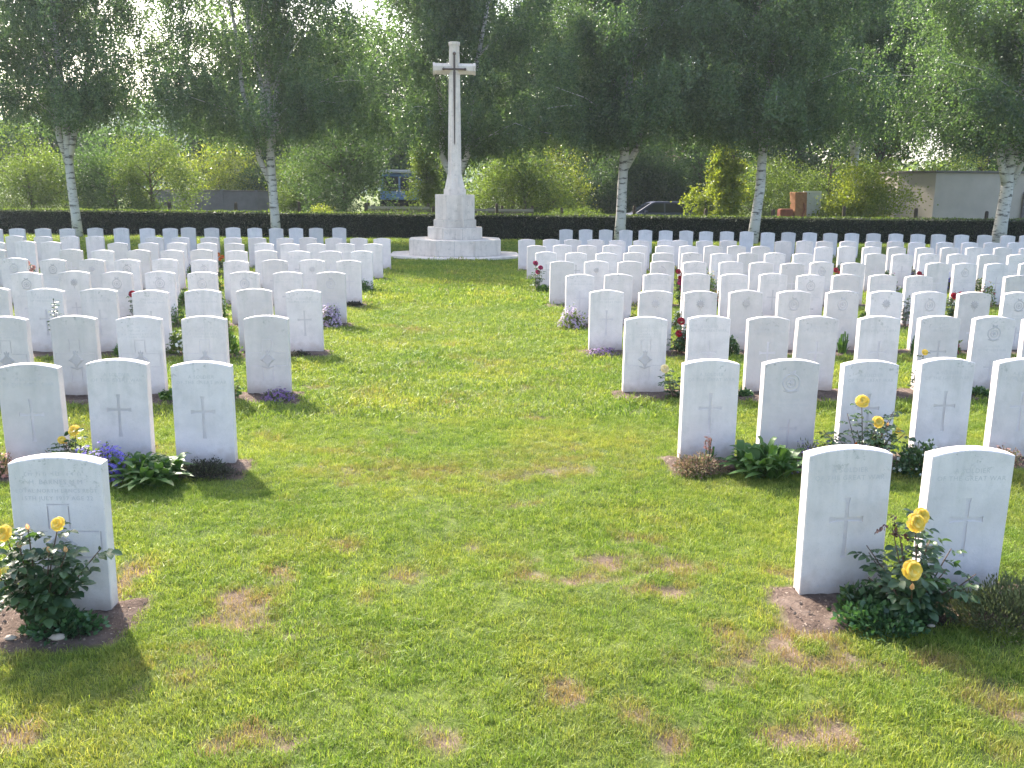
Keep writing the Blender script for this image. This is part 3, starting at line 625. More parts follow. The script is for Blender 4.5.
gi = gt.nodes.new('NodeGroupInput'); gout = gt.nodes.new('NodeGroupOutput'); jn = gt.nodes.new('GeometryNodeJoinGeometry')
def na(nm, ty):
    q = gt.nodes.new('GeometryNodeInputNamedAttribute'); q.data_type = ty; q.inputs['Name'].default_value = nm
    return [s for s in q.outputs if s.enabled and s.name == 'Attribute'][0]
a_idx, a_rot, a_scl = na('idx', 'INT'), na('rot', 'FLOAT_VECTOR'), na('scl', 'FLOAT')
for i, o in enumerate(TUFTS):
    oi = gt.nodes.new('GeometryNodeObjectInfo'); oi.inputs['Object'].default_value = o; oi.inputs['As Instance'].default_value = True
    cmp_ = gt.nodes.new('FunctionNodeCompare'); cmp_.data_type = 'INT'; cmp_.operation = 'EQUAL'
    ins = [s for s in cmp_.inputs if s.enabled]; gt.links.new(a_idx, ins[0]); ins[1].default_value = i
    ip = gt.nodes.new('GeometryNodeInstanceOnPoints')
    gt.links.new(gi.outputs[0], ip.inputs['Points']); gt.links.new(cmp_.outputs[0], ip.inputs['Selection']); gt.links.new(oi.outputs['Geometry'], ip.inputs['Instance'])
    gt.links.new(a_rot, ip.inputs['Rotation']); gt.links.new(a_scl, ip.inputs['Scale']); gt.links.new(ip.outputs[0], jn.inputs[0])
gt.links.new(jn.outputs[0], gout.inputs[0])
go.modifiers.new('scatter', 'NODES').node_group = gt
# ------------------------------------------------------------------ flowers and plants on the beds
def disc_leaf(b, p, d, L, W, r, cup=.18):
    """one broad rounded leaf, folded along its midrib"""
    d = np.array(d, float); d /= np.linalg.norm(d); up = np.array([0, 0, 1.])+r.normal(0, .35, 3)
    s = np.cross(d, up); s /= np.linalg.norm(s)+1e-9; u = np.cross(s, d); p = np.array(p, float)
    rows = ((0, 0, 0), (.22, .78, 0), (.5, 1, -.03), (.8, .66, -.10), (1, 0, -.2))
    vs = []; 
    for t_, w_, z_ in rows:
        m = p+d*L*t_+u*L*z_
        if w_ == 0: vs.append(m)
        else: vs += [m-s*W/2*w_+u*W*cup*w_, m, m+s*W/2*w_+u*W*cup*w_]
    b.add(vs, [(0, 2, 1), (0, 3, 2), (1, 2, 5, 4), (2, 3, 6, 5), (4, 5, 8, 7), (5, 6, 9, 8), (7, 8, 10), (8, 9, 10)])
def compound(b, p, d, r, size):
    """a rose leaf: five leaflets on a short stalk"""
    d = np.array(d, float); d /= np.linalg.norm(d)+1e-9; s = np.cross(d, [0, 0, 1]); s /= np.linalg.norm(s)+1e-9
    L = size*2.0; p = np.array(p)
    disc_leaf(b, p+d*L*.62, d+np.array([0, 0, -.25]), size*1.05, size*.78, r)
    for t_, k in ((.52, .95), (.22, .75)):
        for q in (-1, 1):
            disc_leaf(b, p+d*L*t_, d*.55+s*q+np.array([0, 0, r.uniform(-.3, .1)]), size*k, size*k*.75, r)
def rose_flower(R_, r, tilt=(0, -.5, .8), name='flower', mat='yellow', parent=None, loc=(0, 0, 0)):
    b = MB(); k = 0
    for ring_, (cnt, rad, op) in enumerate(((5, .22, .62), (6, .36, .66), (7, .52, .72), (7, .66, .80), (8, .82, .92), (8, .94, 1.12), (8, 1.0, 1.30))):
        for i in range(cnt):
            a = 2*math.pi*(i+.5*ring_)/cnt+r.normal(0, .12); L = R_*(.42+.60*rad); wd = R_*(.42+.55*rad)
            o_ = op+r.normal(0, .06); vs = []
            for j in range(4):
                t_ = j/3; bend = o_*(.55+.65*t_)
                rr2 = R_*.10*rad+L*t_*math.sin(min(bend, 1.6)); zz = L*t_*math.cos(min(bend, 1.75))*.9+(-.12*R_*t_*t_ if ring_ > 4 else 0)
                for q in (-1, -.4, .4, 1):
                    ww = wd*(.35+.65*math.sin(min(1, t_*1.15+.12)*math.pi*.62))*q/2*(1-.12*(j == 3)*abs(q))
                    cu = abs(q)**2*R_*.14*(1 if ring_ < 5 else .4)
                    ro = rr2-cu
                    vs.append((math.cos(a)*ro-math.sin(a)*ww, math.sin(a)*ro+math.cos(a)*ww, zz+r.normal(0, .02)*R_-(.10*R_ if j == 3 and abs(q) < .5 else 0)*(ring_ > 4)))
            b.add(vs, [(j*4+q, j*4+q+1, (j+1)*4+q+1, (j+1)*4+q) for j in range(3) for q in range(3)])
    me = b.mesh(name, True); me.materials.append(M[mat])
    o = link(bpy.data.objects.new(name, me), parent); o.location = loc
    o.rotation_euler = Vector(tilt).to_track_quat('Z', 'Y').to_euler(); return o
def bud(R_, mat, parent, loc, name='bud', tilt=(0, -.2, 1)):
    b = MB()
    for i in range(5):
        a = i*1.257; vs = []
        for j, (rad, z) in enumerate(((.25, 0), (.62, .5), (.5, 1.1), (.2, 1.75))):
            for q in (-1, 0, 1):
                th = a+q*.72*(1-.15*j); vs.append((R_*rad*math.cos(th), R_*rad*math.sin(th), R_*z))
        b.add(vs, [(j*3+q, j*3+q+1, (j+1)*3+q+1, (j+1)*3+q) for j in range(3) for q in range(2)])
    me = b.mesh(name, True); me.materials.append(M[mat]); o = link(bpy.data.objects.new(name, me), parent); o.location = loc
    o.rotation_euler = Vector(tilt).to_track_quat('Z', 'Y').to_euler()
    sp = MB()
    for i in range(5):
        a = i*1.257+.6; sp.add([(R_*.2*math.cos(a-.5), R_*.2*math.sin(a-.5), -.1*R_), (R_*.2*math.cos(a+.5), R_*.2*math.sin(a+.5), -.1*R_), (R_*.95*math.cos(a), R_*.95*math.sin(a), R_*.15), ], [(0, 1, 2)])
    sp.build('sepal', M['stem'], o, fix=False); return o
def rose_bush(name, label, x, y, w_, h, flowers=(), buds=(), seed=0, leaf=0.039, canes=8, leafmat='rose_leaf', detail=1.0, group=None, red=None, bare=.25, depth=.6, cat='rose bush', fill=0):
    """flowers: (dx, dz, radius, material); the canes that carry them end there"""
    r = np.random.RandomState(seed+100); t_ = empty(name, (x, y, 0)); tag(t_, label, cat, group)
    st = MB(); fo = MB(); tips = []
    for i in range(canes):
        a = 2*math.pi*i/canes+r.normal(0, .3); q = r.uniform(.45, 1.0)
        tips.append((math.cos(a)*w_/2*q, math.sin(a)*w_/2*q*depth, h*r.uniform(.55, .98)*(1.12-.35*q), None))
    for f in list(flowers)+list(buds): tips.append((f[0], -.05 if len(f) < 5 else f[4], f[1], f))
    for tx, ty, tz, f in tips:
        bx, by = tx*.12+r.normal(0, .012), ty*.12+r.normal(0, .012); pts = []
        for s in np.linspace(0, 1, 7):
            pts.append((bx+(tx-bx)*s**1.25, by+(ty-by)*s**1.25, -.02+(tz+.02)*(s**.92)))
        st.tube(pts, list(np.linspace(.0052, .0022, 7)*(1 if detail > .5 else 1.6)), 5)
        L = sum(math.dist(pts[i], pts[i+1]) for i in range(6)); m = max(3, int(L/.032*detail))
        for j in range(m):
            s = bare+(1-bare)*(j+r.uniform(0, .6))/m
            if f is not None and s > .97: continue
            k = min(5, int(s*6)); fr = s*6-k; p = np.array(pts[k])*(1-fr)+np.array(pts[min(6, k+1)])*fr
            a = j*2.4+r.normal(0, .5); compound(fo, p, (math.cos(a), math.sin(a)*.9-.1, r.uniform(-.15, .55)), r, leaf*r.uniform(.75, 1.2))
    for i in range(fill):
        a = r.uniform(0, 6.283); q = r.uniform(0, 1)**.5; zz = h*r.uniform(.08, .72)*(1-.35*q); p = np.array([math.cos(a)*w_*.42*q, math.sin(a)*w_*.42*depth*q, zz])
        compound(fo, p, (math.cos(a)*q+r.normal(0, .4), math.sin(a)*q-.25+r.normal(0, .4), r.uniform(-.1, .5)), r, leaf*r.uniform(.75, 1.2))
    st.build('stem', M['cane'] if detail > .5 else M['stem'], t_, smooth=True, fix=False)
    me = fo.mesh('foliage', True); mesh_obj('foliage', me, M[leafmat], t_)
    for f in flowers:
        rose_flower(f[2], r, (r.normal(0, .2), -.9+r.normal(0, .15), .5), 'flower', f[3], t_, (f[0], (-.05 if len(f) < 5 else f[4])-.01, f[1]))
    for f in buds: bud(f[2], f[3], t_, (f[0], -.05 if len(f) < 5 else f[4], f[1]))
    if red:
        rb = MB()
        for (dx, dz) in red:
            for k in range(5): compound(rb, (dx+r.normal(0, .02), -.05+r.normal(0, .015), dz+r.normal(0, .025)), r.normal(0, 1, 3)+np.array([0, -.2, .3]), r, .022)
            st2 = MB(); st2.tube([(0, 0, .1), (dx*.6, -.03, dz*.6), (dx, -.05, dz)], [.004, .003, .002], 5); st2.build('shoot', M['cane'], t_, fix=False)
        mesh_obj('young_foliage', rb.mesh('young_foliage', True), M['red_leaf'], t_)
    return t_
def flower_puffs(n, gen, size, r):
    """small five-petalled blossoms as little stars"""
    out = []
    for i in range(n):
        p, nn = gen(i); nn = np.array(nn, float); nn /= np.linalg.norm(nn)+1e-9
        a = np.cross(nn, [.3, .9, .2]); a /= np.linalg.norm(a)+1e-9; c_ = np.cross(nn, a); s = size*r.uniform(.7, 1.2)
        for k in range(5):
            th = k*1.2566; d = a*math.cos(th)+c_*math.sin(th); e = -a*math.sin(th)+c_*math.cos(th)
            out.append([p, p+d*s*.6+e*s*.34+nn*s*.15, p+d*s+nn*s*.1, p+d*s*.6-e*s*.34+nn*s*.15])
    return np.array(out)
def mound(name, label, cat, x, y, w_, h, leafmat, nleaf, L, W, seed, blossom=None, nb=0, bs=.008, depth=.75, group=None, spiky=0.0):
    r = np.random.RandomState(seed+500); t_ = empty(name, (x, y, 0)); tag(t_, label, cat, group)
    def surf(n, lo=.6):
        a = r.uniform(0, 2*math.pi, n); ph = np.arccos(r.uniform(0, 1, n)); q = r.uniform(lo, 1, n)**.5
        lump = .80+.38*np.sin(a*3+seed)*np.sin(ph*4+seed*2)*.5+.22*r.uniform(-1, 1, n)*.6
        D = np.stack([np.sin(ph)*np.cos(a), np.sin(ph)*np.sin(a), np.cos(ph)], 1)
        return D*(q*lump)[:, None]*np.array([w_/2, w_/2*depth, h*1.05])+np.array([0, 0, .005]), D
    P, D = surf(nleaf, .25)
    A = unit(D+np.array([0, 0, .35])+r.normal(0, .6, D.shape)); 
    if spiky: A = unit(A*(1-spiky)+np.array([0, 0, 1.])*spiky+D*.3)
    mesh_obj('foliage', quads_mesh('foliage', leaves(P, A, L, W, r, .12)), M[leafmat], t_)
    b = MB()
    for i in range(14):
        a = i*.45; q = r.uniform(.2, .8); b.tube([(0, 0, -.02), (math.cos(a)*w_*.25*q, math.sin(a)*w_*.2*q, h*.45), (math.cos(a)*w_*.42*q, math.sin(a)*w_*.3*q, h*.85)], [.004, .003, .002], 4)
    b.build('stem', M['stem'], t_, fix=False)
    if blossom:
        P2, D2 = surf(nb, .9)
        Q = flower_puffs(nb, lambda i: (P2[i]*np.array([1.02, 1.02, 1.08])+np.array([0, 0, .006]), D2[i]+np.array([0, -.25, .4])), bs, r)
        o = mesh_obj('blossom', quads_mesh('blossom', Q), M[blossom], t_)
        if nb > 100: o['kind'] = 'stuff'
    return t_
def strap_plant(name, label, cat, x, y, w_, h, n, mat, seed, broad_=.045, upright=.3, group=None, blossom=None):
    """arching strap leaves from one crown (hosta, primula, iris)"""
    r = np.random.RandomState(seed+900); t_ = empty(name, (x, y, 0)); tag(t_, label, cat, group); b = MB()
    for i in range(n):
        a = i*2.39996; q = .25+.75*(i/n); out_ = w_/2*q*(1-upright*.5); hh = h*(1.05-.75*q)*r.uniform(.6, 1.1)+.02
        s = np.array([-math.sin(a), math.cos(a), 0]); vs = []; m = 6; ro = w_*.24*r.uniform(0, 1)**.5*(1-upright*.3); ra = r.uniform(0, 6.28); rx_, ry_ = ro*math.cos(ra), ro*.8*math.sin(ra)
        out_ = min(out_, .16+.5*h)
        for j in range(m):
            t2 = j/(m-1); o_ = out_*(t2**1.1); zz = hh*math.sin(min(1.0, t2*1.12)*math.pi*(.5+.22*(1-upright)*q))
            c_ = np.array([rx_+math.cos(a)*o_, ry_+math.sin(a)*o_*.8, zz]); wd = broad_*(.25+.9*math.sin(max(.02, t2)**.8*math.pi*.96))*(1 if j < m-1 else .1)*r.uniform(.9, 1.1)
            vs += [c_-s*wd/2+np.array([0, 0, wd*.16]), c_, c_+s*wd/2+np.array([0, 0, wd*.16])]
        b.add(vs, [(j*3+k, j*3+k+1, (j+1)*3+k+1, (j+1)*3+k) for j in range(m-1) for k in range(2)])
    mesh_obj('foliage', b.mesh('foliage', True), M[mat], t_)
    if blossom:
        bl_, cnt = blossom
        for i in range(cnt):
            a = r.uniform(0, 6.28); px, py = math.cos(a)*w_*.22, math.sin(a)*w_*.15; zz = h*r.uniform(.85, 1.2)
            sb = MB(); sb.tube([(px*.3, py*.3, 0), (px, py, zz)], [.004, .002], 4); so_ = sb.build('stem', M['stem'], t_, fix=False)
            Q = flower_puffs(9, lambda i: (np.array([px, py, zz-.06+i*.011])+r.normal(0, .006, 3), r.normal(0, 1, 3)+np.array([0, -.5, .3])), .012, r)
            mesh_obj('flower', quads_mesh('flower', Q), M[bl_], so_)
    return t_

# --- nearest row
rose_bush('rose_bush', 'yellow rose bush with peach buds before the nearest left headstone', -1.70, 3.50, .40, .43,
    [(.14, .505, .026, 'yellow', -.06), (-.07, .47, .030, 'yellow', -.06), (-.09, .325, .022, 'yellow', -.12)],
    [(.025, .485, .013, 'peach', -.07), (.0, .42, .014, 'peach', -.10), (.11, .40, .014, 'peach', -.10), (.17, .395, .014, 'peach', -.09), (.285, .385, .010, 'stem', -.05)], 1, leaf=0.043, canes=11, bare=.34)
mound('ground_cover', 'low dark green cover at the foot of the nearest left headstone', 'ground cover', -1.62, 3.50, .40, .10, 'cover_leaf', 900, .026, .020, 2, depth=.6)
rose_bush('rose_bush', 'yellow rose bush with two large blooms between the two nearest right headstones', 1.99, 3.47, .58, .38,
    [(-.075, .475, .037, 'yellow', -.08), (-.02, .482, .032, 'yellow', -.02), (-.13, .315, .039, 'yellow', -.19)],
    [(-.12, .225, .016, 'peach', -.19)], 4, leaf=0.042, canes=17, bare=.10, red=[(-.155, .44), (-.12, .41)])
mound('ground_cover', 'low bright leafed cover under the yellow rose on the right', 'ground cover', 1.82, 3.40, .44, .10, 'cover_leaf', 1200, .028, .022, 5, depth=.7)
mound('ground_cover', 'dark leafed patch against the foot of the nearest right headstone', 'ground cover', 1.80, 3.55, .30, .12, 'rose_leaf', 320, .036, .028, 6, depth=.5)
mound('low_shrub', 'grey green low shrub along the bed right of the yellow rose', 'shrub', 2.40, 3.40, .78, .20, 'grey_leaf', 6500, .022, .007, 7, depth=.55, spiky=.35)
# --- second row
rose_bush('rose_bush', 'small yellow rose between the second and third left headstones of the second row', -2.40, 5.55, .32, .30, [(.06, .33, .033, 'yellow'), (-.02, .27, .022, 'yellow')], [(.0, .24, .012, 'peach')], 8, leaf=0.039, canes=6)
mound('campanula', 'cushion of violet blue bellflowers before the left second row', 'flower cushion', -2.19, 5.50, .48, .22, 'mid_leaf', 1500, .022, .012, 9, 'blue', 520, .013, depth=.9)
mound('sedum', 'pale pink flower patch behind the nearest left headstone', 'flower patch', -2.38, 5.60, .24, .10, 'grey_leaf', 500, .016, .009, 10, 'pinkpale', 90, .010)
mound('sedum', 'pinkish flower patch at the left edge of the second row', 'flower patch', -2.86, 5.60, .22, .16, 'pale_mound', 600, .018, .010, 11, 'pinkred', 80, .012)
strap_plant('primula', 'clump of broad dark green leaves beside the violet bellflowers', 'leafy plant', -1.87, 5.42, .66, .20, 110, 'leafy', 12, .042, .2)
mound('low_shrub', 'dark brownish creeping mound at the foot of the second row stone by the left aisle', 'ground cover', -1.57, 5.53, .48, .12, 'dark_mound', 3000, .016, .008, 13, depth=.6)
mound('heather', 'pinkish brown heather mound at the aisle end of the right second row', 'heather', 1.60, 5.50, .42, .14, 'pale_mound', 2100, .020, .011, 14, depth=.75)
strap_plant('coral_flower', 'thin coral flower spikes before the second row stone by the right aisle', 'flower', 1.70, 5.60, .16, .20, 9, 'leafy', 15, .016, .6, blossom=('pinkred', 4))
strap_plant('primula', 'clump of broad bright green leaves between the first two stones of the right second row', 'leafy plant', 2.02, 5.46, .70, .23, 125, 'leafy', 16, .046, .2)
mound('lavender', 'small purple lavender clump before the second stone of the right second row', 'lavender', 2.38, 5.50, .42, .21, 'grey_leaf', 1700, .030, .006, 17, 'lavender', 260, .009, spiky=.6)
rose_bush('rose_bush', 'large yellow rose bush before the third stone of the right second row', 2.72, 5.50, .66, .46, [(-.09, .50, .040, 'yellow'), (.03, .36, .036, 'yellow'), (.17, .30, .018, 'yellow')], [(.10, .33, .013, 'peach'), (-.10, .2, .014, 'orange'), (.02, .22, .013, 'orange')], 18, leaf=0.036, canes=14, bare=.15)
mound('low_shrub', 'dark leaved bush with whitish tips beside the large yellow rose', 'shrub', 3.06, 5.44, .44, .22, 'rose_leaf', 1100, .03, .022, 19, 'whitep', 60, .012)
mound('sedum', 'coral brown patch at the right edge of the second row', 'flower patch', 3.72, 5.58, .30, .13, 'pale_mound', 900, .02, .012, 20, 'pinkred', 60, .012)
# --- third row
rose_bush('rose_bush', 'cream rose with light green leaves left of the third row stone by the left aisle', -1.92, 7.66, .22, .24, [(.0, .29, .042, 'cream')], (), 21, leaf=0.034, canes=7, leafmat='rose_leaf_light')
mound('aubrieta', 'small purple flowers at the foot of the third row stone by the left aisle', 'flower patch', -1.52, 7.66, .34, .09, 'grey_leaf', 700, .018, .009, 22, 'purple', 220, .012)
strap_plant('leafy_plant', 'small dark leafy plant between second and third stones of the left third row', 'leafy plant', -2.46, 7.66, .24, .10, 22, 'leafy', 23, .04, .2)
strap_plant('iris', 'tall tuft of narrow green blades between stones five and six of the left fourth row', 'iris', -4.15, 9.75, .40, .44, 46, 'leafy', 24, .016, .75)
rose_bush('rose_bush', 'tall dark rose shoots without blooms above the iris in the left fourth row', -4.22, 9.72, .26, .62, (), [(.02, .62, .012, 'stem')], 25, leaf=0.031, canes=4, detail=.7, bare=.45)
strap_plant('leafy_plant', 'leafy plant right of the third stone of the left third row', 'leafy plant', -3.02, 7.66, .16, .20, 20, 'leafy', 26, .035, .45)
rose_bush('rose_bush', 'cream rose with bare canes right of the third row stone by the right aisle', 1.98, 7.62, .34, .24, [(-.13, .29, .036, 'cream')], (), 27, leaf=0.034, canes=8, bare=.2)
strap_plant('leafy_plant', 'green leafy plant between the fourth and fifth stones of the right third row', 'leafy plant', 3.60, 7.68, .22, .20, 26, 'leafy', 28, .034, .4)
rose_bush('rose_bush', 'slim rose with one orange bloom on a tall cane in the right third row', 4.22, 7.68, .16, .36, [(.0, .42, .026, 'yellow')], (), 29, leaf=0.031, canes=4, detail=.8)
mound('ground_cover', 'low green cover before the sixth stone of the right third row', 'ground cover', 4.80, 7.66, .26, .09, 'cover_leaf', 420, .026, .02, 30)
mound('ground_cover', 'tiny dark cover between second and third stones of the right third row', 'ground cover', 2.62, 7.70, .16, .07, 'cover_leaf', 260, .024, .018, 31)
# --- fourth row
mound('sedum', 'yellow green bushy plant left of the second stone of the left fourth row', 'leafy plant', -2.46, 9.78, .32, .34, 'rose_leaf_light', 900, .036, .02, 32, 'whitep', 30, .012, spiky=.4)
mound('low_shrub', 'black green mound at the foot of the fourth row stone by the left aisle', 'ground cover', -1.68, 9.72, .28, .06, 'dark_mound', 700, .018, .01, 33)
mound('sedum', 'yellow green tuft between stones four and five of the left fourth row', 'leafy plant', -3.58, 9.78, .22, .13, 'rose_leaf_light', 500, .03, .016, 34)
mound('aubrieta', 'purple flower carpet at the foot of the fourth row stone by the right aisle', 'flower patch', 1.66, 9.70, .42, .09, 'grey_leaf', 800, .018, .01, 35, 'purple', 320, .013)
rose_bush('rose_bush', 'red rose bush between the second and third stones of the right fourth row', 2.55, 9.75, .30, .38, [(-.02, .40, .040, 'red'), (.07, .22, .042, 'red'), (-.04, .26, .036, 'red'), (.05, .33, .022, 'cream')], (), 36, leaf=0.039, canes=9)
mound('low_shrub', 'dark green bush between third and fourth stones of the right fourth row', 'shrub', 3.12, 9.75, .26, .22, 'rose_leaf', 500, .034, .024, 37)
strap_plant('iris', 'upright bright green blades in the middle of the right fourth row', 'iris', 4.42, 9.75, .26, .30, 34, 'leafy', 38, .016, .8)
strap_plant('iris', 'short green blades right of the sixth stone of the right fourth row', 'iris', 5.27, 9.75, .24, .22, 28, 'leafy', 39, .016, .7)
mound('lavender', 'small violet plant between fourth and fifth stones of the right fourth row', 'lavender', 3.63, 9.78, .14, .24, 'grey_leaf', 300, .03, .008, 40, 'crimson', 60, .012, spiky=.6)
strap_plant('iris', 'green blades near the right edge of the fourth row', 'iris', 6.32, 9.75, .22, .30, 30, 'leafy', 41, .016, .75)
# --- fifth row
mound('phlox', 'mauve and white phlox cushion at the aisle end of the left fifth row', 'flower cushion', -1.62, 11.82, .36, .30, 'mid_leaf', 900, .03, .014, 42, 'mauve', 380, .019)
rose_bush('rose_bush', 'single dark red rose between fifth and sixth stones of the left fifth row', -4.13, 11.9, .16, .44, [(-.02, .44, .042, 'red')], (), 43, leaf=0.036, canes=4)
mound('sedum', 'cream flowered plant between third and fourth stones of the left fifth row', 'flower', -3.04, 11.88, .24, .34, 'rose_leaf_light', 500, .034, .018, 44, 'cream', 60, .018, spiky=.4)
mound('low_shrub', 'green leafy plant between second and third stones of the left fifth row', 'leafy plant', -2.46, 11.88, .24, .18, 'leafy', 320, .04, .022, 45)
mound('phlox', 'pale pink and white phlox cushion at the aisle end of the right fifth row', 'flower cushion', 1.58, 11.72, .46, .28, 'mid_leaf', 1000, .03, .014, 46, 'mauve', 300, .017)
rose_bush('rose_bush', 'red rose beside the pale phlox in the right fifth row', 1.98, 11.88, .16, .40, [(-.03, .40, .036, 'red'), (.05, .33, .032, 'red')], (), 47, leaf=0.036, canes=5)
mound('sedum', 'white flowered plant between third and fourth stones of the right fifth row', 'flower', 3.06, 11.88, .20, .22, 'mid_leaf', 300, .03, .016, 48, 'whitep', 60, .018)
mound('low_shrub', 'grey green bush between fifth and sixth stones of the right fifth row', 'shrub', 4.14, 11.88, .26, .24, 'grey_leaf', 500, .034, .02, 49)
rose_bush('rose_bush', 'red rose bush in the gap after the tenth stone of the right fifth row', 6.92, 11.88, .32, .42, [(-.05, .44, .042, 'red'), (.05, .46, .036, 'red')], (), 50, leaf=0.042, canes=9)
rose_bush('rose_bush', 'leggy rose shoots between ninth and tenth stones of the right fifth row', 6.24, 11.88, .16, .40, (), [(0, .42, .014, 'stem')], 51, leaf=0.036, canes=4)
# --- farther rows: small spots of colour between the stones
FAR = [('rose_bush', 'orange', -3.07, 13.98, .36, 'orange rose between the third and fourth stones of the left sixth row'),
 ('rose_bush', 'crimson', 3.62, 13.98, .40, 'crimson rose between the fourth and fifth stones of the right sixth row'),
 ('rose_bush', None, 7.60, 13.98, .42, 'bare rose shoots in the gap of the right sixth row'),
 ('rose_bush', 'crimson', 1.52, 16.08, .52, 'thin dark rose before the seventh row stone by the right aisle'),
 ('rose_bush', 'red', 4.12, 16.08, .38, 'red rose between the fifth and sixth stones of the right seventh row'),
 ('rose_bush', 'red', 7.05, 16.08, .42, 'red rose at the start of the gap in the right seventh row'),
 ('rose_bush', 'red', 8.64, 16.08, .36, 'red rose between stones twelve and thirteen of the right seventh row'),
 ('rose_bush', 'pinkred', -7.30, 16.08, .48, 'leggy pink rose in the gap of the left seventh row'),
 ('rose_bush', 'red', -2.95, 16.08, .34, 'red rose between the third and fourth stones of the left seventh row'),
 ('rose_bush', 'red', 7.10, 20.28, .30, 'red rose in the gap of the right ninth row'),
 ('rose_bush', 'red', 7.95, 20.28, .36, 'red rose beside the twelfth stone of the right ninth row'),
 ('rose_bush', 'orange', -5.13, 20.28, .34, 'orange rose between stones seven and eight of the left ninth row'),
 ('rose_bush', 'red', -7.2, 20.28, .26, 'red rose in the gap of the left ninth row'),
 ('rose_bush', 'crimson', -3.50, 20.28, .46, 'dark tall rose between stones four and five of the left ninth row')]
for i, (nm, fm, x, y, h, lab) in enumerate(FAR):
    fl_ = [(-.04, h, .045, fm), (.05, h*.85, .042, fm), (.0, h*.7, .04, fm)] if fm else []
    rose_bush(nm, lab, x, y, .22, h*.9, fl_, (), 60+i, leaf=0.044, canes=5, detail=.5, group=None)
FARM = [('low_shrub', 'leafy', -1.58, 16.02, .42, .22, None, 'grey green mound before the seventh row stone by the left aisle', 'shrub'),
 ('low_shrub', 'dark_mound', -1.55, 14.0, .34, .06, None, 'dark flat mound before the sixth row stone by the left aisle', 'ground cover'),
 ('low_shrub', 'leafy', -4.12, 13.98, .26, .24, None, 'green bush between fifth and sixth stones of the left sixth row', 'shrub'),
 ('sedum', 'rose_leaf_light', -3.60, 13.98, .22, .22, 'whitep', 'white flowered clump beside the fourth stone of the left sixth row', 'flower'),
 ('low_shrub', 'rose_leaf', -3.06, 18.18, .24, .34, None, 'dark bush between third and fourth stones of the left eighth row', 'shrub'),
 ('low_shrub', 'leafy', -5.18, 18.18, .24, .28, 'lavender', 'lavender tinted bush between seventh and eighth stones of the left eighth row', 'shrub'),
 ('low_shrub', 'leafy', 7.22, 13.98, .30, .32, None, 'green bush in the gap of the right sixth row', 'shrub'),
 ('sedum', 'grey_leaf', 8.16, 13.98, .30, .24, 'whitep', 'whitish flowers between eleventh and twelfth stones of the right sixth row', 'flower'),
 ('low_shrub', 'leafy', 1.62, 16.05, .34, .12, None, 'low green mound before the seventh row stone by the right aisle', 'ground cover'),
 ('lavender', 'grey_leaf', 9.20, 16.08, .18, .32, 'blue', 'blue flower spike between stones thirteen and fourteen of the right seventh row', 'flower'),
 ('sedum', 'mid_leaf', 9.78, 16.08, .26, .28, 'cream', 'pale flowers between stones fourteen and fifteen of the right seventh row', 'flower'),
 ('low_shrub', 'leafy', 6.72, 16.08, .3, .26, None, 'dark bush in the gap of the right seventh row', 'shrub'),
 ('lavender', 'grey_leaf', 4.08, 18.18, .2, .26, 'lavender', 'violet flowers between fifth and sixth stones of the right eighth row', 'flower'),
 ('low_shrub', 'leafy', 7.0, 18.18, .34, .22, 'whitep', 'green plant with white blooms in the gap of the right eighth row', 'flower'),
 ('low_shrub', 'leafy', 8.5, 18.18, .24, .26, None, 'green bush between twelfth and thirteenth stones of the right eighth row', 'shrub'),
 ('low_shrub', 'leafy', 9.06, 18.18, .24, .22, None, 'green bush between thirteenth and fourteenth stones of the right eighth row', 'shrub')]
for i, (nm, lm, x, y, w_, h, fm, lab, ct) in enumerate(FARM):
    mound(nm, lab, ct, x, y, w_, h, lm, 380, .04, .022, 90+i, fm, 60 if fm else 0, .02)

# small plants in many of the other gaps
USED = [(o.location.x, o.location.y) for o in col.objects if o.type == 'EMPTY' and o.parent is None]
qr = random.Random(12); KIND = [('green', 'leafy', None), ('dark green', 'rose_leaf', None), ('grey green', 'grey_leaf', None), ('white flowered', 'mid_leaf', 'whitep'), ('red flowered', 'rose_leaf', 'red'), ('pink flowered', 'mid_leaf', 'crimson'), ('yellow flowered', 'rose_leaf_light', 'yellow'), ('violet flowered', 'grey_leaf', 'lavender')]
for rows, blk in ((LEFT, 'left'), (RIGHT, 'right')):
    for k in range(2, 10):
        lst = rows[k]
        for i in range(len(lst)-1):
            xm = (lst[i][0]+lst[i+1][0])/2
            if abs(lst[i][0]-lst[i+1][0]) > .8 or any(abs(xm-a) < .3 and abs(lst[i][1]-b_) < .5 for a, b_ in USED) or qr.random() < .28: continue
            kn, lm, fm = qr.choice(KIND); h = qr.uniform(.13, .40)
            mound('bedding_plant', 'small '+kn+' plant between the '+ORD[i]+' and '+ORD[i+1]+' stones of the '+blk+' '+ORD[k-1]+' row', 'flower' if fm else 'plant', xm+qr.uniform(-.06, .06), lst[i][1]-.13-qr.uniform(0, .1), qr.uniform(.20, .36), h, lm, 260 if k > 4 else 420, .042, .022, 200+k*40+i, fm, (40 if k > 4 else 60) if fm else 0, .019)
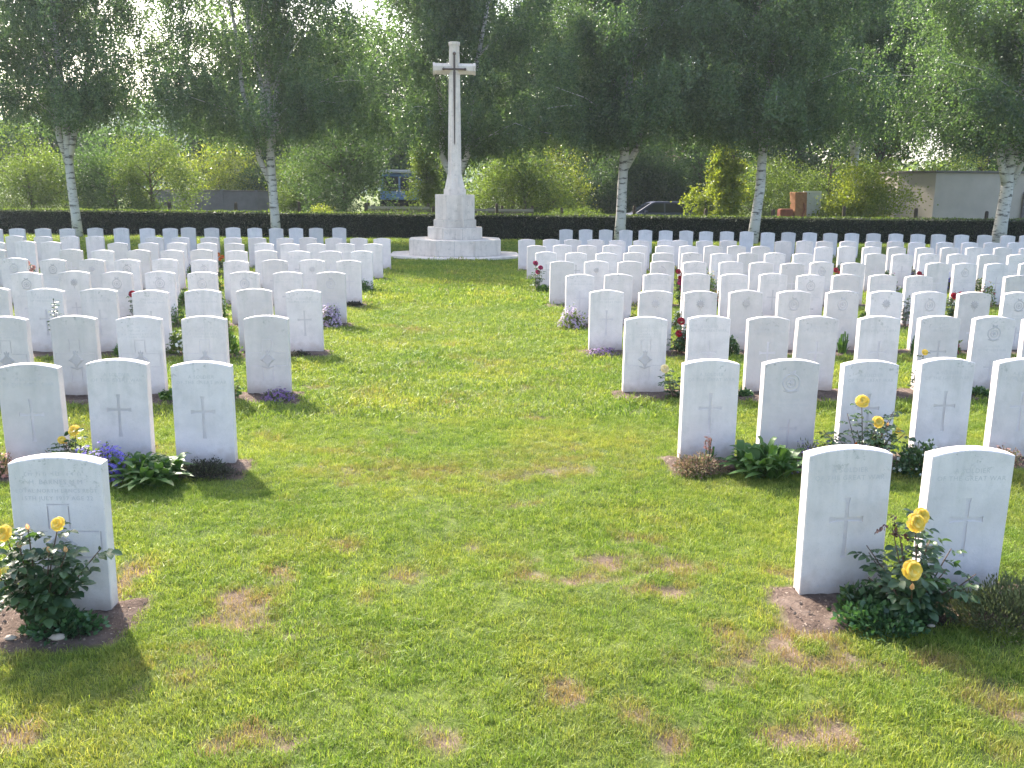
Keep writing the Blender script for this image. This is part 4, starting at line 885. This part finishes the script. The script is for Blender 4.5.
# ------------------------------------------------------------------ hedge and trees
def birch(label, x, y, seed, H=14, forks=((2.6, -.35), (3.1, .3)), nleaf=100000, rad=3.6, low=3.0, r0=.22, lean=0.0, leafL=.075, bright='birch_leaf', asym=0.0):
    r = np.random.RandomState(seed); t_ = empty('birch_tree', (x, y, 0)); tag(t_, label, 'tree', 'birches along the hedge')
    tr = MB(); axes = []
    # main stem, leaning a little, then leaders that part from it low down
    def path(p0, dx, dy, z1, n=9, wob=.12):
        P = [np.array(p0, float)]
        for i in range(1, n):
            s = i/(n-1); P.append(np.array([p0[0]+dx*s**.75+r.normal(0, wob)*s, p0[1]+dy*s**.75+r.normal(0, wob)*s, p0[2]+(z1-p0[2])*s]))
        return P
    fz = min(f[0] for f in forks); stem = path((0, 0, -.15), lean, 0, H, 14, .10)
    rads = [r0*1.25 if i == 0 else r0*(1-i/13)**.85+.018 for i in range(14)]
    tr.tube(stem, rads, 12); axes.append((stem, r0))
    for z, dx in forks:
        k = max(0, min(12, int((z+.15)/(H+.15)*13))); fr = (z+.15)/(H+.15)*13-k
        p0 = stem[k]*(1-fr)+stem[k+1]*fr
        ax = path(p0, dx*3.2, r.normal(0, 1.0), H*r.uniform(.66, .85), 9, .12)
        ax[1] = p0+np.array([dx*1.1, r.normal(0, .15), 1.0])
        tr.tube(ax, [r0*.62*(1-i/8)**.8+.015 for i in range(9)], 9); axes.append((ax, r0*.6))
    twigs = []
    for i in range(88):
        ax, ar = axes[0] if r.uniform() < .5 else axes[r.randint(len(axes))]
        z = low+(H-low-.3)*r.uniform()**1.45
        Zs = [q[2] for q in ax]
        if z < Zs[0]+.2 or z > Zs[-1]: z = Zs[0]+.3+(Zs[-1]-Zs[0]-.4)*r.uniform()
        k = max(j for j in range(len(Zs)-1) if Zs[j] <= z); fr = (z-Zs[k])/(Zs[k+1]-Zs[k]); p0 = ax[k]*(1-fr)+ax[k+1]*fr
        f = (z-low)/(H-low); ln = rad*(1.05-.80*f**1.5)*r.uniform(.55, 1.08); a = i*2.39996+r.normal(0, .4)
        d = np.array([math.cos(a)+asym, math.sin(a), 0]); P = []
        rise = r.uniform(.75, 1.25)*(1 if f > .12 else .75)
        for j in range(6):
            s = j/5; P.append(p0+d*ln*s+np.array([0, 0, ln*(rise*s-.50*s*s)])+r.normal(0, .06, 3)*s)
        if i % 2: tr.tube(P, [max(.007, ar*.19*(1-.9*j/5)) for j in range(6)], 5, cap=False)
        for q in range(11):
            s = .10+.90*r.uniform(); k2 = min(4, int(s*5)); b0 = P[k2]*(1-(s*5-k2))+P[k2+1]*(s*5-k2)
            a2 = a+r.normal(0, 1.0); l2 = ln*.42*r.uniform(.3, 1)*(1.1-s*.5)
            twigs.append((b0, np.array([math.cos(a2), math.sin(a2), r.uniform(-.1, .6)])*l2, f))
    tr.build('trunk', M['bark'], t_, smooth=True, fix=False)
    # hanging strands of leaves
    T = len(twigs); B0 = np.array([q[0] for q in twigs]); D = np.array([q[1] for q in twigs])
    n_st = nleaf//26; ti = r.randint(0, T, n_st); s = r.uniform(0, 1, n_st)
    S0 = B0[ti]+D[ti]*s[:, None]+r.normal(0, .22, (n_st, 3)); ln = r.gamma(3.2, .26, n_st).clip(.15, 2.3)
    drift = r.normal(0, .3, (n_st, 3)); drift[:, 2] = 0
    u = r.uniform(0, 1, (n_st, 26, 1)); u2 = u
    Pp = S0[:, None, :]+drift[:, None, :]*u*ln[:, None, None]+np.array([0, 0, -1.])*(u2**1.15)*ln[:, None, None]+r.normal(0, .045, (n_st, 26, 3))
    P = Pp.reshape(-1, 3); P = P[P[:, 2] > low+.35-2.4*(fbm(P[:, 0]*1.1+seed*7, P[:, 1]*1.1, 13)-.28)]
    A = unit(r.normal(0, 1, P.shape)+np.array([0, 0, -.7]))
    mesh_obj('crown', quads_mesh('crown', leaves(P, A, leafL, leafL*.80, r, .1)), M[bright], t_)
    return t_
def clumps(r, n, rx, ry, rz, cz, per, sig, lobes=7, flat=.0):
    """leaf clump centres filling an uneven crown"""
    LB = r.normal(0, .46, (lobes, 3)); LB[:, 2] *= .8; LR = r.uniform(.42, .72, lobes)
    C = []
    while len(C) < n:
        k = r.randint(lobes); d = r.normal(0, 1, 3); d /= np.linalg.norm(d); q = LB[k]+d*LR[k]*r.uniform(.5, 1)**.4
        if abs(q[2]) < 1.15: C.append(q)
    C = np.array(C)*np.array([rx, ry, rz])+np.array([0, 0, cz])
    sg = sig*r.uniform(.6, 1.5, (n, 1, 1))
    return (C[:, None, :]+r.normal(0, 1, (n, per, 3))*sg*np.array([1, 1, .75])).reshape(-1, 3)
CR = {}
def broadleaf(name, label, cat, x, y, w_, h, mat, seed, z0=0.0, n=420, per=42, L=.10, sig=.22, group=None, trunk=True, dep=.8, lobes=7):
    t_ = empty(name, (x, y, -.16 if y > 39 else 0)); tag(t_, label, cat, group)
    r = np.random.RandomState(seed+2000); cz = z0+(h-z0)*.5
    P = clumps(r, n, w_/2, w_/2*dep, (h-z0)*.5, cz, per, sig*min(1, w_/3), lobes); P = P[P[:, 2] > .03]
    A = unit(P-np.array([0, 0, cz*.8])); A = unit(A+r.normal(0, .8, P.shape)+np.array([0, 0, -.15]))
    mesh_obj('crown', quads_mesh('crown', leaves(P, A, L, L*.78, r, .12)), M[mat], t_)
    b = MB(); tr_ = max(.03, h*.018)
    b.tube([(0, 0, -.1), (w_*.02, 0, h*.3), (-w_*.02, .05, h*.55), (0, 0, h*.8)], [tr_*1.3, tr_, tr_*.7, tr_*.25], 8)
    for i in range(9):
        a = i*2.4; zz = h*(.22+.055*i); b.tube([(0, 0, zz), (math.cos(a)*w_*.16, math.sin(a)*w_*.14, zz+h*.10), (math.cos(a)*w_*.34, math.sin(a)*w_*.3, zz+h*.17)], [tr_*.45, tr_*.3, tr_*.1], 5, cap=False)
    b.build('trunk', M['darkbark'], t_, smooth=True, fix=False)
    return t_

birch('birch at far left with twin stems rising from a white trunk', -13.1, 32.6, 1, 12.5, ((2.35, -.22), (2.5, .25)), 185000, 4.4, 3.7, .145, -.25, leafL=.074)
birch('birch left of the cross with a broken side limb low on its trunk', -6.2, 32.3, 2, 13.5, ((1.75, -.42), (2.9, .22), (3.0, -.15)), 240000, 4.6, 3.3, .15, -.1, leafL=.075)
birch('birch standing half hidden behind the stone cross', .1, 32.4, 3, 13.5, ((1.9, -.42), (2.0, .40)), 230000, 4.2, 3.0, .17, 0, leafL=.078)
birch('birch right of the cross with a clean pale trunk and one branch to the right', 5.85, 31.5, 4, 13.5, ((2.4, .50), (2.9, -.2)), 240000, 4.1, 3.3, .175, .25, leafL=.079)
birch('leaning birch with black scarred bark beside the lime green sapling', 10.45, 31.0, 5, 13.5, ((3.3, -.25), (3.2, .3)), 240000, 4.1, 3.4, .17, .55, leafL=.079)
birch('birch in front of the grey building, forking into three stems', 19.15, 30.6, 6, 13.5, ((1.95, -.36), (1.75, .38), (2.3, .2)), 240000, 4.3, 3.3, .21, .3, leafL=.079, asym=-.22)
birch('birch rising behind the rounded lime green shrub', 18.6, 41.0, 7, 13.5, ((3.1, -.3), (3.3, .3)), 200000, 5.4, 4.2, .18, -.6, leafL=.092, asym=-.3)
birch('birch mostly cut off by the left edge, beyond the twin stemmed one', -19.5, 33.4, 8, 12.5, ((2.6, -.3), (3.0, .3)), 80000, 3.6, 3.0, .18, 0, leafL=.075)

# clipped hedge: a close skin of leaves over a dark core
hx0, hx1, hh, hd = -34.0, 40.0, .86, .9
def hy(x): return 32.85-.08*(x-1.7)
r = np.random.RandomState(77); N1 = 62000
hx = r.uniform(hx0, hx1, N1); u = r.uniform(0, 1, N1); fr = u < .58
z = np.where(fr, r.uniform(.0, hh, N1), hh+r.normal(0, .012, N1)); yo = np.where(fr, r.normal(0, .018, N1), r.uniform(0, hd, N1))
z = z+np.where(fr, 0, (fbm(hx*1.3, yo*1.3, 71)-.5)*.07); yo = yo+np.where(fr, (fbm(hx*1.2, z*2, 72)-.5)*.10, 0)
P = np.stack([hx, hy(hx)+yo, z], 1); A = np.where(fr[:, None], np.array([0, -1., .35]), np.array([0, 0, 1.]))+r.normal(0, .7, (N1, 3))
hg = bpy.data.objects.new('clipped_hedge', None); link(hg); hg.location = (1.7, 32.85, 0); tag(hg, 'long low clipped dark green hedge behind the last graves', 'hedge')
P[:, 0] -= 1.7; P[:, 1] -= 32.85
mesh_obj('foliage', quads_mesh('foliage', leaves(P, A, .055, .035, r, .1)), M['yew'], hg)
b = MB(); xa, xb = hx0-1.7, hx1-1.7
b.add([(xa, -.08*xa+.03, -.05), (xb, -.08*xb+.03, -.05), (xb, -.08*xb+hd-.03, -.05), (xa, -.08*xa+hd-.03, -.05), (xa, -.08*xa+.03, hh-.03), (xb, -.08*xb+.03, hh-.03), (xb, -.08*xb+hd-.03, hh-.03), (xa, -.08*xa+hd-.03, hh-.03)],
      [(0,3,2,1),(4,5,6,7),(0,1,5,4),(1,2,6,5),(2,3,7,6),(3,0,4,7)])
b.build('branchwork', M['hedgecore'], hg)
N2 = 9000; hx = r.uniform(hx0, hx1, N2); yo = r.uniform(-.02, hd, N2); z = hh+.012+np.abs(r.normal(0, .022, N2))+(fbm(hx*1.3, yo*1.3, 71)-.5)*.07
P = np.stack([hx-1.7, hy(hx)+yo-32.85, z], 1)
mesh_obj('lit_top_leaves', quads_mesh('lit_top_leaves', leaves(P, np.array([0, 0, 1.])+r.normal(0, .6, (N2, 3)), .06, .035, r, .1)), M['mid_leaf'], hg)  # lighter leaf colour paints in the sunlit line along the hedge top

# posts of the boundary fence beyond the hedge
POSTS = [(-10.82, 'left end of the concrete wall'), (-8.40, 'middle of the concrete wall'), (-5.92, 'left of the birch with the broken limb'), (-3.41, 'below the blue lorry on the left'), (-.77, 'just left of the cross pedestal'), (1.78, 'just right of the cross pedestal'), (4.36, 'left of the birch with the clean trunk'), (7.2, 'before the bonnet of the blue car'), (10.03, 'among the lime green shoots'), (12.88, 'left of the rusty orange machine'), (15.81, 'in front of the lime green shrub'), (18.81, 'before the sunlit end of the grey building'), (21.8, 'before the shaded front of the grey building')]
for i, (x, ww) in enumerate(POSTS):
    q = random.Random(i); o = MB().prism([(-.055, -.1), (.055, -.1), (.055, 1.18), (.03, 1.24), (-.03, 1.24), (-.055, 1.18)], -.055, .055).build('fence_post', M['post'], bevel=.01, loc=(x, 35.8, 0))
    o.rotation_euler = (q.gauss(0, .03), q.gauss(0, .03), q.gauss(0, .2)); o.scale.z = q.uniform(.9, 1.05)
    tag(o, 'dark weathered fence post '+ww, 'post', 'fence posts beyond the hedge')

# road beyond, with its two edge lines
b = MB(); b.add([(-120, 40.6, -.156), (120, 40.6, -.156), (120, 46.4, -.156), (-120, 46.4, -.156)], [(0, 1, 2, 3)])
tag(b.build('road', M['asphalt'], fix=False), kind='structure')
b = MB()
for y in (40.85, 46.1): b.add([(-120, y, -.152), (120, y, -.152), (120, y+.1, -.152), (-120, y+.1, -.152)], [(0, 1, 2, 3)])
for i in range(-20, 20): b.add([(i*6, 43.4, -.152), (i*6+3, 43.4, -.152), (i*6+3, 43.5, -.152), (i*6, 43.5, -.152)], [(0, 1, 2, 3)])
tag(b.build('road_markings', M['asph_line'], fix=False), kind='structure')

# car
ca = empty('parked_car', (8.05, 42.2, -.152)); tag(ca, 'dark blue car on the road beyond the hedge, partly behind lime shoots', 'car')
prof = [(-.55, .32), (-.58, .55), (-.50, .72), (.25, .90), (.62, .94), (3.55, .96), (3.72, .80), (3.75, .40), (3.6, .28), (-.4, .26)]
b = MB(); b.prism(prof, -.82, .82); b.build('body', M['carlow'], ca, bevel=.06)
cab = [(.40, .935), (1.12, 1.40), (1.35, 1.455), (2.9, 1.455), (3.2, 1.38), (3.60, .955)]
b = MB(); n = len(cab); ins = [.70 if z < 1.0 else .58 for x, z in cab]
b.add([(x, -i_, z) for (x, z), i_ in zip(cab, ins)]+[(x, i_, z) for (x, z), i_ in zip(cab, ins)], [tuple(range(n)), tuple(range(2*n-1, n-1, -1))]+[(i, n+i, n+(i+1) % n, (i+1) % n) for i in range(n)])
b.build('cabin', M['carpaint'], ca, bevel=.03)
def sidewin(poly, s):
    def yy(z): return s*(.70-(z-.94)/.5*.12+.006)
    m = MB(); m.add([(x, yy(z), z) for x, z in poly]+[(x, yy(z)-s*.012, z) for x, z in poly], [tuple(range(len(poly)))]+[(i, (i+1) % len(poly), len(poly)+(i+1) % len(poly), len(poly)+i) for i in range(len(poly))])
    return m
for s in (-1, 1):
    for poly in ([(.68, .97), (1.70, .97), (1.70, 1.38), (1.24, 1.38)], [(1.78, .97), (2.70, .97), (2.70, 1.38), (1.78, 1.38)], [(2.78, .97), (3.42, .97), (3.12, 1.33), (2.78, 1.38)]):
        sidewin(poly, s).build('window', M['glass'], ca)
b = MB(); b.add([(.42, -.62, .965), (.42, .62, .965), (1.10, .53, 1.39), (1.10, -.53, 1.39)], [(0, 1, 2, 3)])
for i in range(4): b.v[i] = (b.v[i][0]-.012, b.v[i][1], b.v[i][2]+.012)
b.build('windscreen', M['glass'], ca)
for x in (.25, 2.95):
    for s in (-1, 1):
        wb = MB(); wb.tube([(x, s*.64, .31), (x, s*.84, .31)], .31, 20); wo = wb.build('wheel', M['rubber'], ca, bevel=.02)
        MB().tube([(x, s*.845, .31), (x, s*.855, .31)], .19, 16).build('rim', M['chrome'], wo)
for s in (-1, 1): MB().box(-.575, -.52, s*.68-.13, s*.68+.13, .58, .70).build('headlight', M['chrome'], ca, bevel=.02)
MB().box(.78, .92, -.92, -.78, .93, 1.05).build('mirror', M['carpaint'], ca, bevel=.02)

# lorry half hidden by leaves
lo = empty('lorry', (-2.75, 48.5, -.16)); tag(lo, 'blue lorry cab with pale roof seen through the trees left of the cross', 'lorry')
MB().box(-.95, .95, -.3, 4.2, 1.05, 1.35).build('chassis', M['rubber'], lo, bevel=.02)
b = MB(); b.add([(-1.0, -.95, 1.36), (1.0, -.95, 1.36), (1.0, .9, 1.36), (-1.0, .9, 1.36), (-.9, -.72, 2.72), (.9, -.72, 2.72), (.9, .9, 2.72), (-.9, .9, 2.72)], [(0,3,2,1),(4,5,6,7),(0,1,5,4),(1,2,6,5),(2,3,7,6),(3,0,4,7)])
b.build('cab', M['lorryblue'], lo, bevel=.05)
MB().box(-1.05, 1.05, -.85, 1.0, 2.725, 2.88).build('roof', M['lorrypale'], lo, bevel=.03)
for s in (-1, 1):
    x0, x1 = (-.84, -.05) if s < 0 else (.05, .84)
    MB().add([(x0, -.885, 1.80), (x1, -.885, 1.80), (x1*.97, -.765, 2.55), (x0*.97, -.765, 2.55)], [(0, 1, 2, 3)]).build('windscreen', M['glass'], lo, fix=False)
    for y in (-.2, 3.2):
        wb = MB(); wb.tube([(s*.62, y, .5), (s*.95, y, .5)], .5, 18); wb.build('wheel', M['rubber'], lo, bevel=.03)
MB().box(-1.05, 1.05, 1.1, 4.6, 1.36, 2.6).build('load_box', M['lorryblue'], lo, bevel=.03)
MB().box(-1.0, 1.0, -1.05, -.96, .75, 1.3).build('bumper', M['rubber'], lo, bevel=.02)

# concrete panel wall at the left
cw = empty('concrete_wall', (-11.35, 45.5, -.16)); tag(cw, 'grey concrete panel wall beyond the hedge under a sunlit bush', 'wall')
MB().box(-3.2, 3.4, -.06, .06, -.1, 1.72).build('panel', M['concrete'], cw, bevel=.01)
for x in (-3.2, -1.55, .1, 1.75, 3.4): MB().box(x-.07, x+.07, -.10, .10, -.1, 1.80).build('pillar', M['concrete'], cw, bevel=.01)
MB().box(-3.3, 3.5, -.09, .09, 1.723, 1.78).build('coping', M['coping'], cw, bevel=.008)

# old low board fences either side of the cross
for lab, x0, x1, y, hh_ in (('broken dark board fence with pale rail left of the cross', -3.5, -.95, 37.6, 1.12), ('broken dark board fence with pale rail right of the cross', .75, 3.35, 37.6, 1.05)):
    f = empty('board_fence', ((x0+x1)/2, y, 0)); tag(f, lab, 'fence'); q = random.Random(int(x0*10)); b = MB(); L = x1-x0; x = -L/2
    while x < L/2-.1:
        wd = q.uniform(.12, .2)
        if q.random() < .86: b.box(x, x+wd-.015, -.02, .02, -.15, hh_*q.uniform(.78, 1.0))
        x += wd
    b.build('boards', M['board'], f)
    MB().box(-L/2, L/2, -.055, -.022, hh_*.86, hh_*.95).build('rail', M['boardcap'], f)
    for x in (-L/2+.05, 0, L/2-.05): MB().box(x-.05, x+.05, .022, .12, -.15, hh_*1.08).build('post', M['post'], f)

# rendered building at the right
gb = empty('outbuilding', (21.5, 39.5, -.1)); tag(gb, 'low grey rendered outbuilding with dark coping behind the three stemmed birch', 'building')
foot = [(0, 0), (13, -1.0), (13, 6), (-.75, 6), (-.75, 1.9)]
def wallpoly(b, P, z0, z1):
    n = len(P); b.add([(x, y, z0) for x, y in P]+[(x, y, z1) for x, y in P], [tuple(range(n-1, -1, -1)), tuple(range(n, 2*n))]+[(i, (i+1) % n, n+(i+1) % n, n+i) for i in range(n)]); return b
wallpoly(MB(), foot, -.2, 2.80).build('wall', M['render'], gb)
c2 = [(x*1.012-.07, y*1.02-.07) for x, y in foot]
wallpoly(MB(), c2, 2.803, 2.90).build('coping', M['coping'], gb, bevel=.01)
MB().box(3.9, 4.9, -.43, -.36, .0, 2.0).build('door', M['board'], gb, bevel=.01)
MB().add([(-.02, -.03, -.1), (12.9, -1.02, -.1), (12.9, -1.02, .42), (-.02, -.03, .42)], [(0, 1, 2, 3)]).build('plinth', M['concrete'], gb, fix=False)

# rusty machine and a pale panel
ma = empty('rusty_machine', (14.55, 38.0, -.05)); tag(ma, 'rusty orange farm machine with a tall hopper beyond the hedge', 'machine')
MB().box(-.75, .75, -.25, .25, .62, .76).build('frame', M['rustred'], ma, bevel=.01)
b = MB(); b.box(-.66, -.10, -.22, .22, .763, 1.15); b.build('engine_cover', M['rustred'], ma, bevel=.06)
b = MB(); b.add([(-.02, -.28, .763), (.48, -.28, .763), (.48, .28, .763), (-.02, .28, .763), (-.12, -.34, 1.85), (.40, -.34, 1.85), (.40, .34, 1.85), (-.12, .34, 1.85)], [(0,3,2,1),(4,5,6,7),(0,1,5,4),(1,2,6,5),(2,3,7,6),(3,0,4,7)]); b.build('hopper', M['rust'], ma, bevel=.03)
for x in (-.6, .55):
    for s in (-1, 1): MB().tube([(x, s*.26, .32), (x, s*.40, .32)], .33, 18).build('wheel', M['rubber'], ma, bevel=.02)
MB().tube([(.25, -.30, .8), (.34, -.36, 1.15), (.30, -.32, 1.4)], .035, 8).build('pipe', M['rustred'], ma)
for x in (-.55, -.3): MB().box(x-.03, x+.03, -.29, -.255, .2, .62).build('leg', M['rustred'], ma)
pb = empty('framed_panel', (15.50, 38.5, -.1)); tag(pb, 'pale framed board standing right of the rusty orange machine', 'panel')
MB().box(-.34, .34, -.02, .02, .95, 1.88).build('board', M['panel'], pb)
for a in ((-.40, -.34, .4, 1.95), (.34, .40, .4, 1.95), (-.3395, .3395, 1.883, 1.95), (-.3395, .3395, .87, .947)): MB().box(a[0], a[1], -.035, .035, a[2], a[3]).build('frame', M['white'], pb)

# house roof glimpsed through the leaves
hs = empty('house', (15.0, 78, -.16)); tag(hs, 'house with reddish tiled roof glimpsed between the birches', 'house')
MB().box(-4, 4, -3, 3, -.1, 4.0).build('wall', M['render'], hs)
b = MB(); b.add([(-4.4, -3.4, 3.95), (4.4, -3.4, 3.95), (4.4, 3.4, 3.95), (-4.4, 3.4, 3.95), (-4.4, 0, 6.4), (4.4, 0, 6.4)], [(0, 1, 5, 4), (2, 3, 4, 5), (0, 4, 3), (1, 2, 5), (3, 2, 1, 0)]); b.build('roof', M['tile'], hs)
for x in (-2.2, 2.2):
    w0 = MB().box(x-.5, x+.5, -3.03, -2.97, 1.4, 2.7).build('window', M['glass'], hs)
    MB().box(x-.58, x+.58, -3.06, -3.031, 1.28, 1.40).build('sill', M['white'], w0)
MB().box(2.6, 3.2, -.3, .3, 5.5, 7.2).build('chimney', M['tile'], hs)

# bushes and trees beyond the hedge
BUSH = [('shrub', 'tall mid green shrub mass behind the far left birch', 'shrub', -18.6, 41.5, 5.2, 4.6, 'mid_leaf', 620, 44, .085),
 ('shrub', 'darker green shrub between far left birch and concrete wall', 'shrub', -14.6, 40.5, 3.6, 3.4, 'dark_leaf', 480, 44, .08),
 ('shrub', 'feathery green shrub right behind the twin stemmed birch', 'shrub', -12.6, 39.2, 2.4, 3.6, 'mid_leaf', 300, 40, .075),
 ('shrub', 'sunlit yellow green bush rising over the concrete wall', 'shrub', -12.2, 49, 5.0, 3.9, 'lime_leaf', 420, 40, .10),
 ('shrub', 'small dark bush over the right end of the concrete wall', 'shrub', -8.6, 48.0, 2.6, 3.2, 'dark_leaf', 260, 40, .10),
 ('shrub', 'weedy pale shrub before the right end of the concrete wall', 'shrub', -7.6, 42.0, 1.8, 1.7, 'mid_leaf', 120, 36, .07),
 ('tree', 'dark bushy tree just right of the birch with the broken limb', 'tree', -4.9, 41.5, 4.2, 5.4, 'dark_leaf', 560, 46, .095),
 ('shrub', 'green bush filling the gap left of the blue lorry', 'shrub', -6.6, 45.0, 3.4, 3.4, 'mid_leaf', 300, 40, .09),
 ('shrub', 'small yellow green weed clump on the hedge line', 'shrub', -4.75, 35.2, 1.5, 1.22, 'lime_leaf', 90, 34, .055),
 ('tree', 'slim sunlit tree between the blue lorry and the cross', 'tree', -1.15, 40.2, 2.0, 5.4, 'mid_leaf', 330, 42, .08),
 ('shrub', 'low bramble along the board fence left of the cross', 'shrub', -2.6, 37.0, 2.4, .95, 'mid_leaf', 120, 36, .06),
 ('shrub', 'broad sunlit green shrub right behind the cross', 'shrub', 3.2, 40.8, 4.6, 3.9, 'mid_leaf', 640, 44, .085),
 ('shrub', 'bright bush top behind the broad shrub right of the cross', 'shrub', 4.6, 44.5, 3.2, 4.8, 'lime_leaf', 300, 40, .09),
 ('shrub', 'pale weeds by the post left of the clean trunked birch', 'shrub', 4.9, 36.3, 1.6, 1.15, 'mid_leaf', 80, 34, .055),
 ('conifer', 'dark dense evergreen mass behind the blue car', 'tree', 10.2, 48.0, 5.0, 4.6, 'dark_leaf', 760, 46, .095),
 ('conifer', 'dark evergreen left of the blue car', 'tree', 6.4, 47.2, 4.0, 3.7, 'dark_leaf', 520, 46, .095),
 ('conifer', 'dark evergreen behind the lime green sapling', 'tree', 13.4, 48.6, 4.4, 4.8, 'dark_leaf', 560, 46, .095),
 ('sapling', 'bright lime green sapling left of the scarred birch', 'sapling', 11.65, 37.6, 1.6, 4.7, 'lime_leaf', 200, 38, .11),
 ('sapling', 'low lime green shoots before the blue car', 'sapling', 10.4, 36.8, 1.5, 1.95, 'lime_leaf', 60, 34, .10),
 ('shrub', 'grey green shrub behind the rusty orange machine', 'shrub', 14.2, 41.5, 3.8, 3.3, 'mid_leaf', 420, 42, .08),
 ('shrub', 'rounded lime green shrub left of the grey building', 'shrub', 17.75, 38.2, 3.0, 2.8, 'lime_leaf', 330, 42, .10),
 ('shrub', 'tall green shrub behind the rounded lime green one', 'shrub', 18.4, 43.5, 3.6, 4.4, 'mid_leaf', 420, 42, .085),
 ('shrub', 'sunlit bush behind the roof of the grey building', 'shrub', 27.0, 50.0, 4.5, 4.6, 'lime_leaf', 320, 42, .1)]
for i, (nm, lab, ct, x, y, w_, h, mt, n, per, L) in enumerate(BUSH):
    broadleaf(nm, lab, ct, x, y, w_, h, mt, i, 0.0, n, per, L, .26 if w_ > 2.2 else .2, None, lobes=8 if w_ > 2.2 else 5)
BG = [(-30, 55, 7, 6.4, 'farthest left'), (-23.5, 57, 7, 5.6, 'second from the left'), (-13.6, 56, 6.5, 7.6, 'above the sunlit bush'), (-8.0, 58, 7, 11.5, 'behind the broken limbed birch'), (-2.6, 56, 7.5, 12.5, 'left of the cross'), (3.6, 58, 8, 14.5, 'right behind the cross'),
      (9.6, 57, 8, 14.5, 'behind the clean trunked birch'), (15.8, 59, 8, 14.5, 'behind the scarred birch'), (21.8, 57, 8, 15.5, 'behind the rounded lime shrub'), (28.0, 59, 9, 16, 'behind the grey building'), (34.5, 58, 9, 16, 'second from the right'), (41, 60, 8.5, 14, 'farthest right')]
for i, (x, y, w_, h, ww) in enumerate(BG):
    broadleaf('broadleaf_tree', 'tall dark broadleaf tree beyond the road, '+ww, 'tree', x, y, w_, h, 'dark_leaf' if i % 3 else 'mid_leaf', 40+i, 1.2, 1000, 44, .19, .44, 'trees beyond the road', lobes=11)
# far wood and hill
r = np.random.RandomState(9); n = 30000; x = r.uniform(-140, 150, n); y = r.uniform(100, 118, n); top = 4.2+2.6*fbm(x*.11, y*.05, 81)
P = np.stack([x, y, np.abs(r.uniform(0, 1, n))**.7*top], 1)
fo_ = mesh_obj('far_treeline', quads_mesh('far_treeline', leaves(P, r.normal(0, 1, P.shape), .62, .46, r, .1)), M['mid_leaf']); tag(fo_, 'far line of trees across the fields beyond the road', 'trees', kind='stuff')
xs = np.linspace(-420, 260, 60); ys = np.linspace(280, 620, 26); X, Y = np.meshgrid(xs, ys)
Z = -2+44*np.exp(-((X+110)/190)**2)*np.clip((Y-280)/170, 0, 1)*(1-.5*np.clip((Y-450)/170, 0, 1))+(fbm(X*.03, Y*.03, 91)-.5)*7
I = (np.arange(25)[:, None]*60+np.arange(59)[None, :]).ravel(); me = bpy.data.meshes.new('hill')
me.from_pydata(np.stack([X, Y, Z], -1).reshape(-1, 3).tolist(), [], np.stack([I, I+1, I+61, I+60], 1).tolist()); me.shade_smooth()
tag(mesh_obj('hill', me, M['hill']), kind='structure')

# thin summer haze in the air
if HAZE > 0:
    hz = MB().box(-600, 500, -40, 700, -2.5, 62).build('haze', M['hill']); hz.data.materials.clear()
    t = NT('haze'); pv = t.n('ShaderNodeVolumePrincipled'); pv.inputs['Color'].default_value = (.82, .91, 1, 1); pv.inputs['Density'].default_value = HAZE; pv.inputs['Anisotropy'].default_value = .35
    t.l(pv.outputs[0], t.out.inputs['Volume']); hz.data.materials.append(t.m); tag(hz, 'thin pale haze in the air over the cemetery', 'haze', kind='stuff')
